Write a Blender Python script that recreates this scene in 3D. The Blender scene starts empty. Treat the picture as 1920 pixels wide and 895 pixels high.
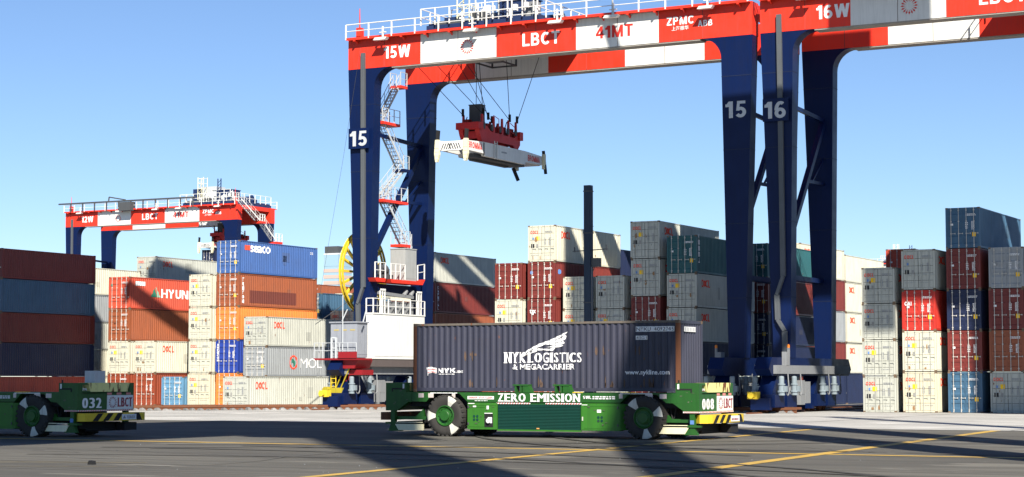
import bpy, bmesh, math, random
from mathutils import Vector, Matrix
R = math.radians
random.seed(7)
S = bpy.context.scene
C = S.collection

# ------------------------------------------------------------------ camera, sky, sun, exposure
FPX = 3630.0
cd = bpy.data.cameras.new('camera'); cam = bpy.data.objects.new('camera', cd); C.objects.link(cam)
cam.location = (0, 0, 2.42)
cam.rotation_euler = (R(90) + math.atan(262.5 / FPX), 0, R(28.04))
cd.sensor_width = 36; cd.lens = FPX / 1920 * 36; cd.clip_start = 0.5; cd.clip_end = 6000
S.camera = cam
LX, LY, LZ = -0.80, 1.0, -1.05            # direction the sunlight travels
el = math.atan2(-LZ, math.hypot(LX, LY))
W = bpy.data.worlds.new('World'); S.world = W; W.use_nodes = True
nt = W.node_tree; bg = nt.nodes['Background']
sky = nt.nodes.new('ShaderNodeTexSky'); sky.sky_type = 'NISHITA'; sky.sun_disc = False
sky.sun_elevation = el; sky.sun_rotation = math.atan2(-LX, -LY)
sky.air_density = 1.0; sky.dust_density = 0.0; sky.ozone_density = 3.0; sky.altitude = 1500
tint = nt.nodes.new('ShaderNodeMix'); tint.data_type = 'RGBA'; tint.blend_type = 'MULTIPLY'; tint.inputs[0].default_value = 1
nt.links.new(sky.outputs[0], tint.inputs[6]); tint.inputs[7].default_value = (0.90, 0.97, 1.10, 1)
nt.links.new(tint.outputs[2], bg.inputs[0]); bg.inputs[1].default_value = 0.062
sd = bpy.data.lights.new('sun', 'SUN'); sun = bpy.data.objects.new('sun', sd); C.objects.link(sun)
sd.energy = 4.9; sd.angle = R(0.53); sd.color = (1.0, 0.93, 0.82)
sun.location = (30, -30, 60)
sun.rotation_euler = Vector((LX, LY, LZ)).to_track_quat('-Z', 'Y').to_euler()
S.view_settings.view_transform = 'Standard'; S.view_settings.look = 'None'
S.view_settings.exposure = 0.92
S.cycles.diffuse_bounces = 1; S.cycles.max_bounces = 4; S.view_settings.gamma = 1.0

# ------------------------------------------------------------------ materials
MATS = {}
def nodes(name):
    m = bpy.data.materials.new(name); m.use_nodes = True
    t = m.node_tree
    return m, t, t.nodes['Principled BSDF']
def nz(t, scale, detail=3, stretch=(1, 1, 1), obj=True):
    tc = t.nodes.new('ShaderNodeTexCoord'); mp = t.nodes.new('ShaderNodeMapping'); n = t.nodes.new('ShaderNodeTexNoise')
    t.links.new(tc.outputs['Object'], mp.inputs[0]); mp.inputs['Scale'].default_value = stretch
    t.links.new(mp.outputs[0], n.inputs[0]); n.inputs['Scale'].default_value = scale; n.inputs['Detail'].default_value = detail
    return n, mp
def ramp(t, src, a, b, ca=(0, 0, 0, 1), cb=(1, 1, 1, 1)):
    r = t.nodes.new('ShaderNodeValToRGB'); r.color_ramp.elements[0].position = a; r.color_ramp.elements[1].position = b
    r.color_ramp.elements[0].color = ca; r.color_ramp.elements[1].color = cb
    t.links.new(src, r.inputs[0]); return r
def mixc(t, fac, a, b, mode='MIX'):
    m = t.nodes.new('ShaderNodeMix'); m.data_type = 'RGBA'; m.blend_type = mode
    for s, v in ((m.inputs[0], fac), (m.inputs[6], a), (m.inputs[7], b)):
        if hasattr(v, 'is_linked'): t.links.new(v, s)
        elif isinstance(v, (int, float)): s.default_value = v
        else: s.default_value = (*v[:3], 1)
    return m.outputs[2]
def paint(name, rgb, rough=0.5, dirt=0.35, rust=0.0, metal=0.0, spec=0.4):
    """weathered paint: uneven tone, run-down streaks, rust freckles"""
    if name in MATS: return MATS[name]
    m, t, b = nodes(name)
    oi = t.nodes.new('ShaderNodeObjectInfo')
    n1, mp1 = nz(t, 0.9, 5)
    cmb = t.nodes.new('ShaderNodeVectorMath'); cmb.operation = 'SCALE'; cmb.inputs[3].default_value = 37.0
    cx = t.nodes.new('ShaderNodeCombineXYZ')
    for i in range(3): t.links.new(oi.outputs['Random'], cx.inputs[i])
    t.links.new(cx.outputs[0], cmb.inputs[0]); t.links.new(cmb.outputs[0], mp1.inputs['Location'])
    n2, mp2 = nz(t, 1.0, 4, (7, 7, 0.55)); t.links.new(cmb.outputs[0], mp2.inputs['Location'])
    mx = max(rgb); f = tuple(c * 0.5 + 0.05 * mx for c in rgb)
    r1 = ramp(t, n1.outputs['Fac'], 0.38, 0.85); r2 = ramp(t, n2.outputs['Fac'], 0.48, 0.82)
    col = mixc(t, 0.0, rgb, rgb)
    ma = t.nodes.new('ShaderNodeMath'); ma.operation = 'MULTIPLY'; t.links.new(r1.outputs[0], ma.inputs[0]); ma.inputs[1].default_value = dirt * 0.6
    col = mixc(t, ma.outputs[0], rgb, f)
    mb = t.nodes.new('ShaderNodeMath'); mb.operation = 'MULTIPLY'; t.links.new(r2.outputs[0], mb.inputs[0]); mb.inputs[1].default_value = dirt
    col = mixc(t, mb.outputs[0], col, tuple(c * 0.38 + 0.06 * mx for c in rgb))
    if rust > 0:
        n3, mp3 = nz(t, 2.6, 8, (1.6, 1.6, 0.6)); t.links.new(cmb.outputs[0], mp3.inputs['Location'])
        lo = 0.80 - rust * 0.35
        r3 = ramp(t, n3.outputs['Fac'], lo, min(lo + 0.08, .98))
        col = mixc(t, r3.outputs[0], col, (0.16, 0.055, 0.02))
    t.links.new(col, b.inputs['Base Color'])
    nb, _ = nz(t, 1.6, 4); bp = t.nodes.new('ShaderNodeBump'); bp.inputs['Strength'].default_value = .5; bp.inputs['Distance'].default_value = .02
    t.links.new(nb.outputs['Fac'], bp.inputs['Height']); t.links.new(bp.outputs[0], b.inputs['Normal'])
    rr_ = t.nodes.new('ShaderNodeMapRange'); rr_.inputs[3].default_value = rough - .1; rr_.inputs[4].default_value = min(rough + .2, 1); t.links.new(n1.outputs['Fac'], rr_.inputs[0]); t.links.new(rr_.outputs[0], b.inputs['Roughness'])
    b.inputs['Metallic'].default_value = metal
    b.inputs['Specular IOR Level'].default_value = spec
    MATS[name] = m
    return m
def flat(name, rgb, rough=0.6, metal=0.0):
    return paint(name, rgb, rough, 0.12, 0.0, metal)

RED = paint('crane_red_paint', (0.80, 0.036, 0.014), 0.42, 0.3, 0.03)
WHT = paint('crane_white_paint', (0.76, 0.76, 0.72), 0.42, 0.3, 0.03)
BLU = paint('crane_blue_paint', (0.0022, 0.0105, 0.058), 0.36, 0.35, spec=.22)
BLK = flat('black_rubber_or_steel', (0.012, 0.012, 0.013), 0.7)
DKB = paint('dark_blue_machinery', (0.012, 0.03, 0.10), 0.5, 0.3)
GRY = paint('galvanised_grey', (0.22, 0.23, 0.24), 0.5, 0.4)
DGR = paint('dark_grey_steel', (0.07, 0.075, 0.08), 0.55, 0.4)
LGR = paint('light_grey_paint', (0.5, 0.53, 0.55), 0.45, 0.3)
YEL = paint('yellow_paint', (0.78, 0.55, 0.03), 0.5, 0.25)
CRM = paint('pale_cream_paint', (0.78, 0.74, 0.50), 0.5, 0.25)
GRN = paint('vehicle_green', (0.018, 0.10, 0.015), 0.4, 0.5)
GRN2 = paint('cabinet_green', (0.036, 0.17, 0.016), 0.4, 0.45)
SHUT = paint('shutter_green', (0.004, 0.048, 0.034), 0.45, 0.2)
TXW = flat('white_lettering', (0.85, 0.85, 0.85), 0.5)
TXR = flat('red_lettering', (0.70, 0.03, 0.02), 0.5)
TXK = flat('black_lettering', (0.02, 0.02, 0.025), 0.5)
TXG = flat('grey_lettering', (0.25, 0.26, 0.28), 0.5)
MRN = flat('dark_red_lettering', (0.30, 0.012, 0.03), 0.5)
BAR = paint('bar_steel', (0.55, 0.53, 0.48), 0.5, 0.3)
RUST = paint('rusty_steel', (0.17, 0.065, 0.03), 0.8, 0.5, 0.3)
SEAM = flat('door_seam_gasket', (0.03, 0.03, 0.03), 0.8)
CAST = paint('corner_casting_steel', (0.16, 0.11, 0.07), 0.7, 0.5, 0.2)

COL = dict(
 cream=(0.62, 0.60, 0.475), ivory=(0.62, 0.57, 0.42), pale=(0.47, 0.48, 0.42), brown=(0.30, 0.085, 0.035), rustred=(0.27, 0.055, 0.025),
 coral=(0.56, 0.085, 0.045), orange=(0.78, 0.22, 0.045), maroon=(0.17, 0.028, 0.022), red=(0.50, 0.03, 0.018),
 blue=(0.055, 0.125, 0.34), royal=(0.02, 0.05, 0.30), sky=(0.12, 0.27, 0.42), teal=(0.022, 0.105, 0.115), grey=(0.30, 0.32, 0.33),
 navy=(0.043, 0.045, 0.070), darknavy=(0.012, 0.02, 0.06), slate=(0.05, 0.12, 0.2), brightred=(0.6, 0.05, 0.03))
def cmat(c):
    return paint('container_' + c, COL[c], 0.42, 0.5, 0.34 if c in ('cream', 'ivory', 'navy', 'pale') else 0.2)

# ------------------------------------------------------------------ mesh helpers
class MB:
    def __init__(s): s.v = []; s.f = []; s.m = []
    def add(s, vs, fs, mi=0):
        b = len(s.v); s.v += [tuple(v) for v in vs]; s.f += [tuple(i + b for i in f) for f in fs]; s.m += [mi] * len(fs)
    def box(s, x0, x1, y0, y1, z0, z1, mi=0):
        s.add([(x0, y0, z0), (x1, y0, z0), (x1, y1, z0), (x0, y1, z0), (x0, y0, z1), (x1, y0, z1), (x1, y1, z1), (x0, y1, z1)],
              [(0, 3, 2, 1), (4, 5, 6, 7), (0, 1, 5, 4), (1, 2, 6, 5), (2, 3, 7, 6), (3, 0, 4, 7)], mi)
    def prism(s, poly, ax, a0, a1, mi=0):
        """extrude a 2-D polygon: ax 'y' -> points are (x,z); 'x' -> (y,z); 'z' -> (x,y)"""
        n = len(poly)
        def P(p, a): return {'y': (p[0], a, p[1]), 'x': (a, p[0], p[1]), 'z': (p[0], p[1], a)}[ax]
        area = sum(poly[i][0] * poly[(i + 1) % n][1] - poly[(i + 1) % n][0] * poly[i][1] for i in range(n))
        if (area < 0) != (ax == 'y' and False): poly = poly[::-1] if area < 0 else poly
        vs = [P(p, a0) for p in poly] + [P(p, a1) for p in poly]
        fl = (ax == 'y')
        f = [tuple(range(n)), tuple(range(2 * n - 1, n - 1, -1))]
        if not fl: f = [tuple(reversed(f[0])), tuple(reversed(f[1]))]
        for i in range(n):
            j = (i + 1) % n
            q = (i, n + i, n + j, j)
            f.append(q if fl else tuple(reversed(q)))
        s.add(vs, f, mi)
    def tube(s, p0, p1, r, n=6, mi=0, r1=None, caps=True):
        p0 = Vector(p0); p1 = Vector(p1); d = (p1 - p0)
        if d.length < 1e-6: return
        q = d.to_track_quat('Z', 'Y'); r1 = r if r1 is None else r1
        vs = []
        for p, rr in ((p0, r), (p1, r1)):
            for i in range(n):
                a = 2 * math.pi * (i + .5) / n
                vs.append(p + q @ Vector((rr * math.cos(a), rr * math.sin(a), 0)))
        f = [(i, (i + 1) % n, n + (i + 1) % n, n + i) for i in range(n)]
        if caps: f += [tuple(range(n - 1, -1, -1)), tuple(range(n, 2 * n))]
        s.add(vs, f, mi)
    def beam(s, p0, p1, w, h, mi=0):
        """square bar between two points; w horizontal width, h the other"""
        p0 = Vector(p0); p1 = Vector(p1); d = (p1 - p0).normalized()
        up = Vector((0, 0, 1)) if abs(d.z) < 0.95 else Vector((0, 1, 0))
        sx = d.cross(up).normalized() * w / 2; sz = sx.cross(d).normalized() * h / 2
        vs = [p + a * sx + b * sz for p in (p0, p1) for a, b in ((-1, -1), (1, -1), (1, 1), (-1, 1))]
        s.add(vs, [(3, 2, 1, 0), (4, 5, 6, 7), (0, 1, 5, 4), (1, 2, 6, 5), (2, 3, 7, 6), (3, 0, 4, 7)], mi)
    def lathe(s, prof, c, ax, n=32, mi=0):
        """revolve (r, a) pairs about axis ax through c"""
        k = len(prof); vs = []
        for i in range(n):
            t = 2 * math.pi * i / n; co, si = math.cos(t), math.sin(t)
            for r, a in prof:
                if ax == 'y': vs.append((c[0] + r * co, c[1] + a, c[2] + r * si))
                elif ax == 'x': vs.append((c[0] + a, c[1] + r * co, c[2] + r * si))
                else: vs.append((c[0] + r * co, c[1] + r * si, c[2] + a))
        f = []
        for i in range(n):
            j = (i + 1) % n
            for a in range(k - 1): f.append((i * k + a, i * k + a + 1, j * k + a + 1, j * k + a))
        s.add(vs, f, mi)
    def mesh(s, name, mats, smooth=False, fix=True):
        me = bpy.data.meshes.new(name); me.from_pydata(s.v, [], s.f); 
        for m in (mats if isinstance(mats, (list, tuple)) else [mats]): me.materials.append(m)
        me.polygons.foreach_set('material_index', s.m)
        if fix:
            bm = bmesh.new(); bm.from_mesh(me); bmesh.ops.recalc_face_normals(bm, faces=bm.faces); bm.to_mesh(me); bm.free()
        if smooth: me.shade_smooth()
        me.update(); return me
    def build(s, name, mats, parent=None, loc=(0, 0, 0), smooth=False):
        return obj(name, s.mesh(name, mats, smooth), parent, loc)
def obj(name, me, parent=None, loc=(0, 0, 0)):
    o = bpy.data.objects.new(name, me); C.objects.link(o); o.location = loc
    if parent: o.parent = parent
    return o
def tag(o, label=None, cat=None, group=None, kind=None):
    if label: o['label'] = label
    if cat: o['category'] = cat
    if group: o['group'] = group
    if kind: o['kind'] = kind
    return o
def thing(name, loc, label, cat, group=None, rz=0):
    o = bpy.data.objects.new(name, None); C.objects.link(o); o.location = loc; o.rotation_euler = (0, 0, rz)
    o.empty_display_size = 0.3
    return tag(o, label, cat, group)

# ------------------------------------------------------------------ lettering
_G = {}
def glyphs(s, bold):
    k = (s, bold)
    if k in _G: return _G[k]
    cu = bpy.data.curves.new('t', 'FONT'); cu.body = s; cu.resolution_u = 3; cu.offset = bold; cu.fill_mode = 'BOTH'
    o = bpy.data.objects.new('t', cu); C.objects.link(o)
    bpy.context.view_layer.update()
    me = bpy.data.meshes.new_from_object(o)
    vs = [(v.co.x, v.co.y) for v in me.vertices]; fs = [tuple(p.vertices) for p in me.polygons]
    bpy.data.objects.remove(o); bpy.data.curves.remove(cu); bpy.data.meshes.remove(me)
    if vs:
        x0 = min(v[0] for v in vs); x1 = max(v[0] for v in vs); y0 = min(v[1] for v in vs); y1 = max(v[1] for v in vs)
        vs = [((a - x0) / max(x1 - x0, 1e-6), (b - y0) / max(y1 - y0, 1e-6)) for a, b in vs]
    _G[k] = (vs, fs); return _G[k]
# bold sans capitals and figures drawn from stems, bars and bowls
def _arc(cx, cy, rx, ry, a0, a1, n=10):
    return [(cx + rx * math.cos(R(a0 + (a1 - a0) * i / n)), cy + ry * math.sin(R(a0 + (a1 - a0) * i / n))) for i in range(n + 1)]
_T = .19
def _sans(ch):
    t = _T; h = t / 2; r = lambda x0, y0, x1, y1: ('r', x0, y0, x1, y1); p = lambda x0, y0, x1, y1, w=t * 1.12: ('p', x0, y0, x1, y1, w); s = lambda pts, tt=t: ('s', pts, tt)
    return {
     '0': (.58, [s(_arc(.29, .5, .195, .405, 0, 360, 24))]), 'O': (.76, [s(_arc(.38, .5, .285, .405, 0, 360, 24))]),
     '1': (.38, [r(.18, 0, .18 + t * 1.08, 1), r(.0, .67, .18, .84), p(.12, .84, .22, .99, .11)]),
     '2': (.58, [s(_arc(.29, .69, .19, .215, 165, -25, 9) + [(.30, .33), (.13, .16)]), r(.02, 0, .56, .17)]),
     '4': (.62, [r(.36, 0, .36 + t, 1), r(.02, .22, .36, .38), r(.36 + t, .22, .62, .38), p(.115, .38, .455, 1, t)]),
     '5': (.58, [r(.10, .83, .53, 1), p(.13, .42, .17, .83, .15), s(_arc(.28, .32, .195, .225, 140, -150, 14))]),
     '6': (.58, [s(_arc(.29, .31, .19, .215, 0, 360, 18)), s(_arc(.31, .50, .21, .41, 185, 55, 10))]),
     '7': (.56, [r(.02, .83, .54, 1), p(.24, 0, .44, .83)]),
     'A': (.74, [p(.11, 0, .37, 1, t * 1.1), p(.63, 0, .37, 1, t * 1.1), r(.22, .2, .52, .34)]),
     'B': (.66, [r(0, 0, t, 1), s([(t, .915), (.36, .915)] + _arc(.36, .72, .155, .195, 90, -90, 8)[1:] + [(t, .525)], .17), s([(t, .49), (.38, .49)] + _arc(.38, .2875, .175, .2025, 90, -90, 8)[1:] + [(t, .085)], .17)]),
     'C': (.70, [s(_arc(.37, .5, .275, .405, 42, 318, 18))]),
     'D': (.70, [r(0, 0, t, 1), s([(t, .91), (.32, .91)] + _arc(.32, .5, .28, .41, 90, -90, 12)[1:] + [(t, .09)], .18)]),
     'E': (.58, [r(0, 0, t, 1), r(t, .83, .57, 1), r(t, .42, .53, .58), r(t, 0, .58, .17)]),
     'F': (.56, [r(0, 0, t, 1), r(t, .83, .56, 1), r(t, .42, .5, .58)]),
     'G': (.74, [s(_arc(.37, .5, .275, .405, 42, 330, 18)), r(.42, .40, .72, .54), r(.58, .08, .72, .40)]),
     'H': (.70, [r(0, 0, t, 1), r(.51, 0, .51 + t, 1), r(t, .42, .51, .58)]), 'I': (.19, [r(0, 0, t, 1)]),
     'K': (.70, [r(0, 0, t, 1), p(.21, .42, .58, 1, t * 1.2), p(.60, 0, .33, .56, t * 1.2)]),
     'L': (.56, [r(0, 0, t, 1), r(t, 0, .56, .17)]),
     'M': (.84, [r(0, 0, t, 1), r(.65, 0, .65 + t, 1), p(.42, 0, .11, 1, t), p(.42, 0, .73, 1, t)]),
     'N': (.70, [r(0, 0, t, 1), r(.51, 0, .51 + t, 1), p(.60, 0, .10, 1, t * 1.05)]),
     'P': (.64, [r(0, 0, t, 1), s([(t, .915), (.36, .915)] + _arc(.36, .70, .175, .215, 90, -90, 8)[1:] + [(t, .485)], .17)]),
     'R': (.68, [r(0, 0, t, 1), s([(t, .915), (.36, .915)] + _arc(.36, .72, .165, .195, 90, -90, 8)[1:] + [(t, .525)], .17), p(.57, 0, .42, .48, t * 1.1)]),
     'S': (.64, [s(_arc(.32, .70, .21, .21, 40, 250, 10) + _arc(.32, .295, .215, .21, 80, -140, 10), .18)]),
     'T': (.62, [r(0, .83, .62, 1), r(.31 - h, 0, .31 + h, .83)]),
     'U': (.70, [s([(h, 1), (h, .35)] + _arc(.35, .35, .255, .26, 180, 360, 10)[1:] + [(.605, 1)])]),
     'V': (.70, [p(.35, 0, .10, 1), p(.35, 0, .60, 1)]), 'W': (1.0, [p(.27, 0, .10, 1), p(.27, 0, .50, 1), p(.73, 0, .50, 1), p(.73, 0, .90, 1)]),
     'Y': (.70, [p(.35, .40, .11, 1), p(.35, .40, .59, 1), r(.35 - h, 0, .35 + h, .42)]),
     'Z': (.62, [r(.02, .83, .6, 1), r(.02, 0, .6, .17), p(.13, .17, .48, .83, t * 1.2)]), ' ': (.3, [])}[ch]
def sans(s, gap=.12):
    vs = []; fs = []; x = 0; k = 0
    for ch in s:
        w, pr = _sans(ch)
        for q in pr:
            k += 1; d = (k % 4) * .0022; b = len(vs)
            if q[0] == 'r': vs += [(x + q[1], q[2], d), (x + q[3], q[2], d), (x + q[3], q[4], d), (x + q[1], q[4], d)]; fs.append((b, b + 1, b + 2, b + 3))
            elif q[0] == 'p':
                hw = q[5] / 2; vs += [(x + q[1] - hw, q[2], d), (x + q[1] + hw, q[2], d), (x + q[3] + hw, q[4], d), (x + q[3] - hw, q[4], d)]; fs.append((b, b + 1, b + 2, b + 3))
            else:
                P = q[1]; n = len(P); cl = math.dist(P[0], P[-1]) < 1e-6
                for i in range(n):
                    a = P[i - 1] if i else (P[-2] if cl else P[0]); c = P[i + 1] if i < n - 1 else (P[1] if cl else P[-1])
                    dx, dy = c[0] - a[0], c[1] - a[1]; L = math.hypot(dx, dy) or 1; nx, ny = -dy / L * q[2] / 2, dx / L * q[2] / 2
                    vs += [(x + P[i][0] + nx, P[i][1] + ny, d), (x + P[i][0] - nx, P[i][1] - ny, d)]
                for i in range(n - 1): fs.append((b + 2 * i, b + 2 * i + 1, b + 2 * i + 3, b + 2 * i + 2))
        x += w + gap
    x -= gap
    return [(a / x, min(max(b, 0), 1), c) for a, b, c in vs], fs
SANS = set('0124567ABCDEFGHIKLMNOPRSTUVWYZ ')
# widths and serif positions for a bold roman face (fractions of the letter box)
SER = {'Z': (.62, ''), 'E': (.62, 'bl tl'), 'R': (.70, 'bl tl br'), 'O': (.74, ''), 'M': (.90, 'bl br tl tr'), 'I': (.26, 'bc tc'), 'S': (.50, ''),
       'N': (.74, 'bl tl tr'), 'L': (.58, 'bl tl'), 'B': (.62, 'bl tl'), 'C': (.64, ''), 'T': (.62, 'bc'), 'Y': (.68, 'bc tl tr'), 'K': (.74, 'bl tl tr br'),
       'G': (.70, ''), '0': (.50, ''), '8': (.50, ''), '3': (.48, ''), '2': (.48, ''), ' ': (.34, ''), 'A': (.7, 'bl br')}
def serif(s):
    """bold roman lettering built from strokes with thick stems and small foot serifs, unit box"""
    x = 0; vs = []; fs = []
    gap = .09
    for ch in s:
        w, sr = SER[ch]
        if ch != ' ':
            gv, gf = glyphs(ch, .0)
            for d in (0, .05, .10):
                b = len(vs)
                vs += [(x + a * (w - .10) + d, y, d * .02) for a, y in gv]; fs += [tuple(i + b for i in f) for f in gf]
            for q in sr.split():
                cx = x + {'l': .10, 'c': w / 2, 'r': w - .10}[q[1]]; y0 = 0 if q[0] == 'b' else .93
                b = len(vs); hw = .16
                vs += [(cx - hw, y0, .003), (cx + hw, y0, .003), (cx + hw, y0 + .07, .003), (cx - hw, y0 + .07, .003)]
                fs.append((b, b + 1, b + 2, b + 3))
        x += w + gap
    x -= gap
    return [(a / x, b, c) for a, b, c in vs], fs
def corr(u):
    u = (u - .16) % .278
    D = .055
    if u < .072: return 0
    if u < .140: return -D * (u - .072) / .068
    if u < .210: return -D
    return -D * (1 - (u - .210) / .068)
def place(vs, fs, name, mat, parent, face, o, w, h, prof=False, lift=0.012):
    """lay a flat unit-box shape on a wall; face 'Y-' or 'X+'; prof folds it over the corrugation"""
    pts = [(v[0] * w, v[1] * h, (v[2] if len(v) > 2 else 0)) for v in vs]
    bm = bmesh.new()
    bv = [bm.verts.new(p) for p in pts]
    for f in fs:
        try: bm.faces.new([bv[i] for i in f])
        except ValueError: pass
    if prof:
        u0 = o[1]; k = int((u0 - .16) / .278) - 1
        while True:
            base = .16 + k * .278
            if base > u0 + w: break
            for q in (0, .072, .140, .210):
                c = base + q - u0
                if 0 < c < w:
                    bmesh.ops.bisect_plane(bm, geom=bm.verts[:] + bm.edges[:] + bm.faces[:], plane_co=(c, 0, 0), plane_no=(1, 0, 0))
            k += 1
    for v in bm.verts:
        a, b, d = v.co
        off = corr(o[1] + a) if prof else 0
        v.co = (o[0] + a, o[1] - lift - d, o[2] + b) if face == 'Y-' else (o[0] + lift + off + d, o[1] + a, o[2] + b)
    me = bpy.data.meshes.new(name); bm.to_mesh(me); bm.free(); me.materials.append(mat)
    return obj(name, me, parent)
def text(s, mat, parent, face, o, w, h, prof=False, bold=.02, name='lettering'):
    if bold > .005 and set(s) <= SANS: vs, fs = sans(s)
    else: vs, fs = glyphs(s, min(bold, .02))
    return place(vs, fs, name, mat, parent, face, o, w, h, prof)
def poly(pl, mat, parent, face, o, w, h, prof=False, name='emblem', lift=.012):
    return place(pl, [tuple(range(len(pl)))], name, mat, parent, face, o, w, h, prof, lift)
def burst(mat, parent, face, o, r, n=16):
    """ring of pointed rays"""
    vs = []; fs = []
    for i in range(n):
        a = 2 * math.pi * i / n; d = (math.cos(a), math.sin(a)); p = (-d[1], d[0]); b = len(vs)
        for rr, ww in ((.42, 0.0), (.70, .05), (.78, .11), (1.0, 0.0), (.78, -.11), (.70, -.05)):
            vs.append((.5 + .5 * (d[0] * rr + p[0] * ww), .5 + .5 * (d[1] * rr + p[1] * ww)))
        fs.append(tuple(range(b, b + 6)))
    return place(vs, fs, 'emblem', mat, parent, face, (o[0] - (r if face == 'Y-' else 0), o[1] - (r if face == 'X+' else 0), o[2] - r), 2 * r, 2 * r)
def smallprint(mat, parent, face, o, w, h, rows=3, cols=6, seed=0, name='small_markings', prof=False):
    """rows of marks too small to read"""
    rd = random.Random(seed); vs = []; fs = []
    for r in range(rows):
        x = 0
        while x < .96:
            ww = rd.uniform(.5, 1.6) / cols
            x1 = min(x + ww, 1); y0 = 1 - (r + .75) / rows; y1 = 1 - (r + .15) / rows
            b = len(vs); vs += [(x, y0), (x1, y0), (x1, y1), (x, y1)]; fs.append((b, b + 1, b + 2, b + 3)); x = x1 + .35 / cols
    return place(vs, fs, name, mat, parent, face, o, w, h, prof)

# ------------------------------------------------------------------ shipping containers
CACHE = {}
def cached(key, fn):
    if key not in CACHE: CACHE[key] = fn()
    return CACHE[key]
CW = 2.438
def m_frame(L, H, m):
    b = MB()
    for x in (0, CW - .13):
        for y in (0, L - .13): b.box(x, x + .13, y, y + .13, .118, H - .118)
    b.box(.13, CW - .13, 0.005, .12, .03, .15); b.box(.13, CW - .13, 0.005, .12, H - .13, H - .015)
    b.box(.13, CW - .13, L - .12, L - .005, .03, .15); b.box(.13, CW - .13, L - .12, L - .005, H - .13, H - .015)
    for x in (0.004, CW - .064):
        b.box(x, x + .06, .13, L - .13, .03, .17); b.box(x, x + .06, .13, L - .13, H - .085, H - .02)
    for x in (-.004, CW - .158):
        for y in (-.004, L - .174):
            for z in (0, H - .118): b.box(x, x + .162, y, y + .178, z, z + .118, 1)
    return b.mesh('frame', [m, CAST])
def m_side(L, H, m):
    b = MB(); z0, z1 = .165, H - .08; xs = []
    y = .13; xs.append((y, 0)); k = 0
    while True:
        base = .16 + k * .278
        if base + .278 > L - .15: break
        xs += [(base, 0), (base + .072, 0), (base + .14, -.055), (base + .21, -.055)]; k += 1
    xs += [(L - .14, 0), (L - .13, 0)]
    vs = []; fs = []
    for y, d in xs: vs += [(d, y, z0), (d, y, z1)]
    for i in range(len(xs) - 1): fs.append((2 * i, 2 * i + 2, 2 * i + 3, 2 * i + 1))
    b.add(vs, fs); return b.mesh('side_wall', m, fix=False)
def m_end(H, m):
    b = MB(); z0, z1 = .15, H - .13; xs = [(.13, 0)]; k = 0
    while .15 + (k + 1) * .25 < CW - .12:
        q = .15 + k * .25; xs += [(q, 0), (q + .07, 0), (q + .11, .045), (q + .19, .045)]; k += 1
    xs += [(CW - .14, 0), (CW - .13, 0)]
    vs = []; fs = []
    for x, d in xs: vs += [(x, -d, z0), (x, -d, z1)]
    for i in range(len(xs) - 1): fs.append((2 * i + 2, 2 * i, 2 * i + 1, 2 * i + 3))
    b.add(vs, fs); return b.mesh('end_wall', m, fix=False)
def m_roof(L, H, m):
    b = MB(); b.box(.06, CW - .06, .12, L - .12, H - .06, H - .03)
    k = 0
    while .3 + k * .6 < L - .6: b.box(.1, CW - .1, .3 + k * .6, .6 + k * .6, H - .03, H - .012); k += 1
    return b.mesh('roof', m)
def m_floor(L, m):
    b = MB(); b.box(.07, CW - .07, .13, L - .13, .06, .14); return b.mesh('floor', m)
def m_door(H, style, m):
    b = MB(); w = 1.078; z0, z1 = .155, H - .135
    if style == 'flat':
        b.box(0, w, .03, .07, z0, z1, 1)
        n = 5; hh = (z1 - z0) / n
        for i in range(n): b.box(.012, w - .012, .012, .03, z0 + i * hh + .012, z0 + (i + 1) * hh - .012)
    else:
        b.box(0, w, .055, .085, z0, z1)
        b.box(.0, .07, .02, .055, z0, z1); b.box(w - .07, w, .02, .055, z0, z1)
        n = 5; hh = (z1 - z0) / n
        for i in range(n):
            a = z0 + i * hh
            b.box(.07, w - .07, .02, .055, a, a + hh * .30); 
            b.prism([(.02, a + hh * .3), (.055, a + hh * .42), (.055, a + hh * .3)], 'x', .07, w - .07)
        b.box(.07, w - .07, .02, .055, z1 - .05, z1)
        b.box(-.012, 0.0, .04, .08, z0, z1, 1); b.box(w, w + .012, .04, .08, z0, z1, 1)
    return b.mesh('door', [m, SEAM])
def m_bar(H, m):
    b = MB(); b.tube((0, -.02, .10), (0, -.02, H - .09), .022, 6)
    for z in (.2, H * .36, H * .66, H - .2): b.box(-.05, .05, -.012, .012, z - .04, z + .04)
    b.box(-.03, .03, -.05, 0, .04, .12); b.box(-.03, .03, -.05, 0, H - .1, H - .03)
    b.box(-.02, .30, -.045, -.02, H * .36 - .015, H * .36 + .015); b.box(.27, .31, -.05, .0, H * .36 - .05, H * .36 + .05)
    return b.mesh('locking_bar', m)
def m_rect(w, h, m):
    b = MB(); b.add([(0, 0, 0), (w, 0, 0), (w, 0, h), (0, 0, h)], [(0, 1, 2, 3)]); return b.mesh('sticker', m, fix=False)
SKY_TX = flat('blue_sticker', (.1, .22, .5)); STY = flat('yellow_sticker', (.9, .55, .01)); STK = flat('black_placard', (.02, .02, .022)); STG = flat('worn_grey_sticker', (.28, .28, .26))
STW = flat('white_sticker', (.8, .8, .78)); GRT = flat('green_lettering', (.02, .16, .1)); TXO = flat('orange_red_lettering', (.85, .07, .03))
RSTAIN = paint('rust_stain', (.30, .17, .08), .8, .5)
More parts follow.
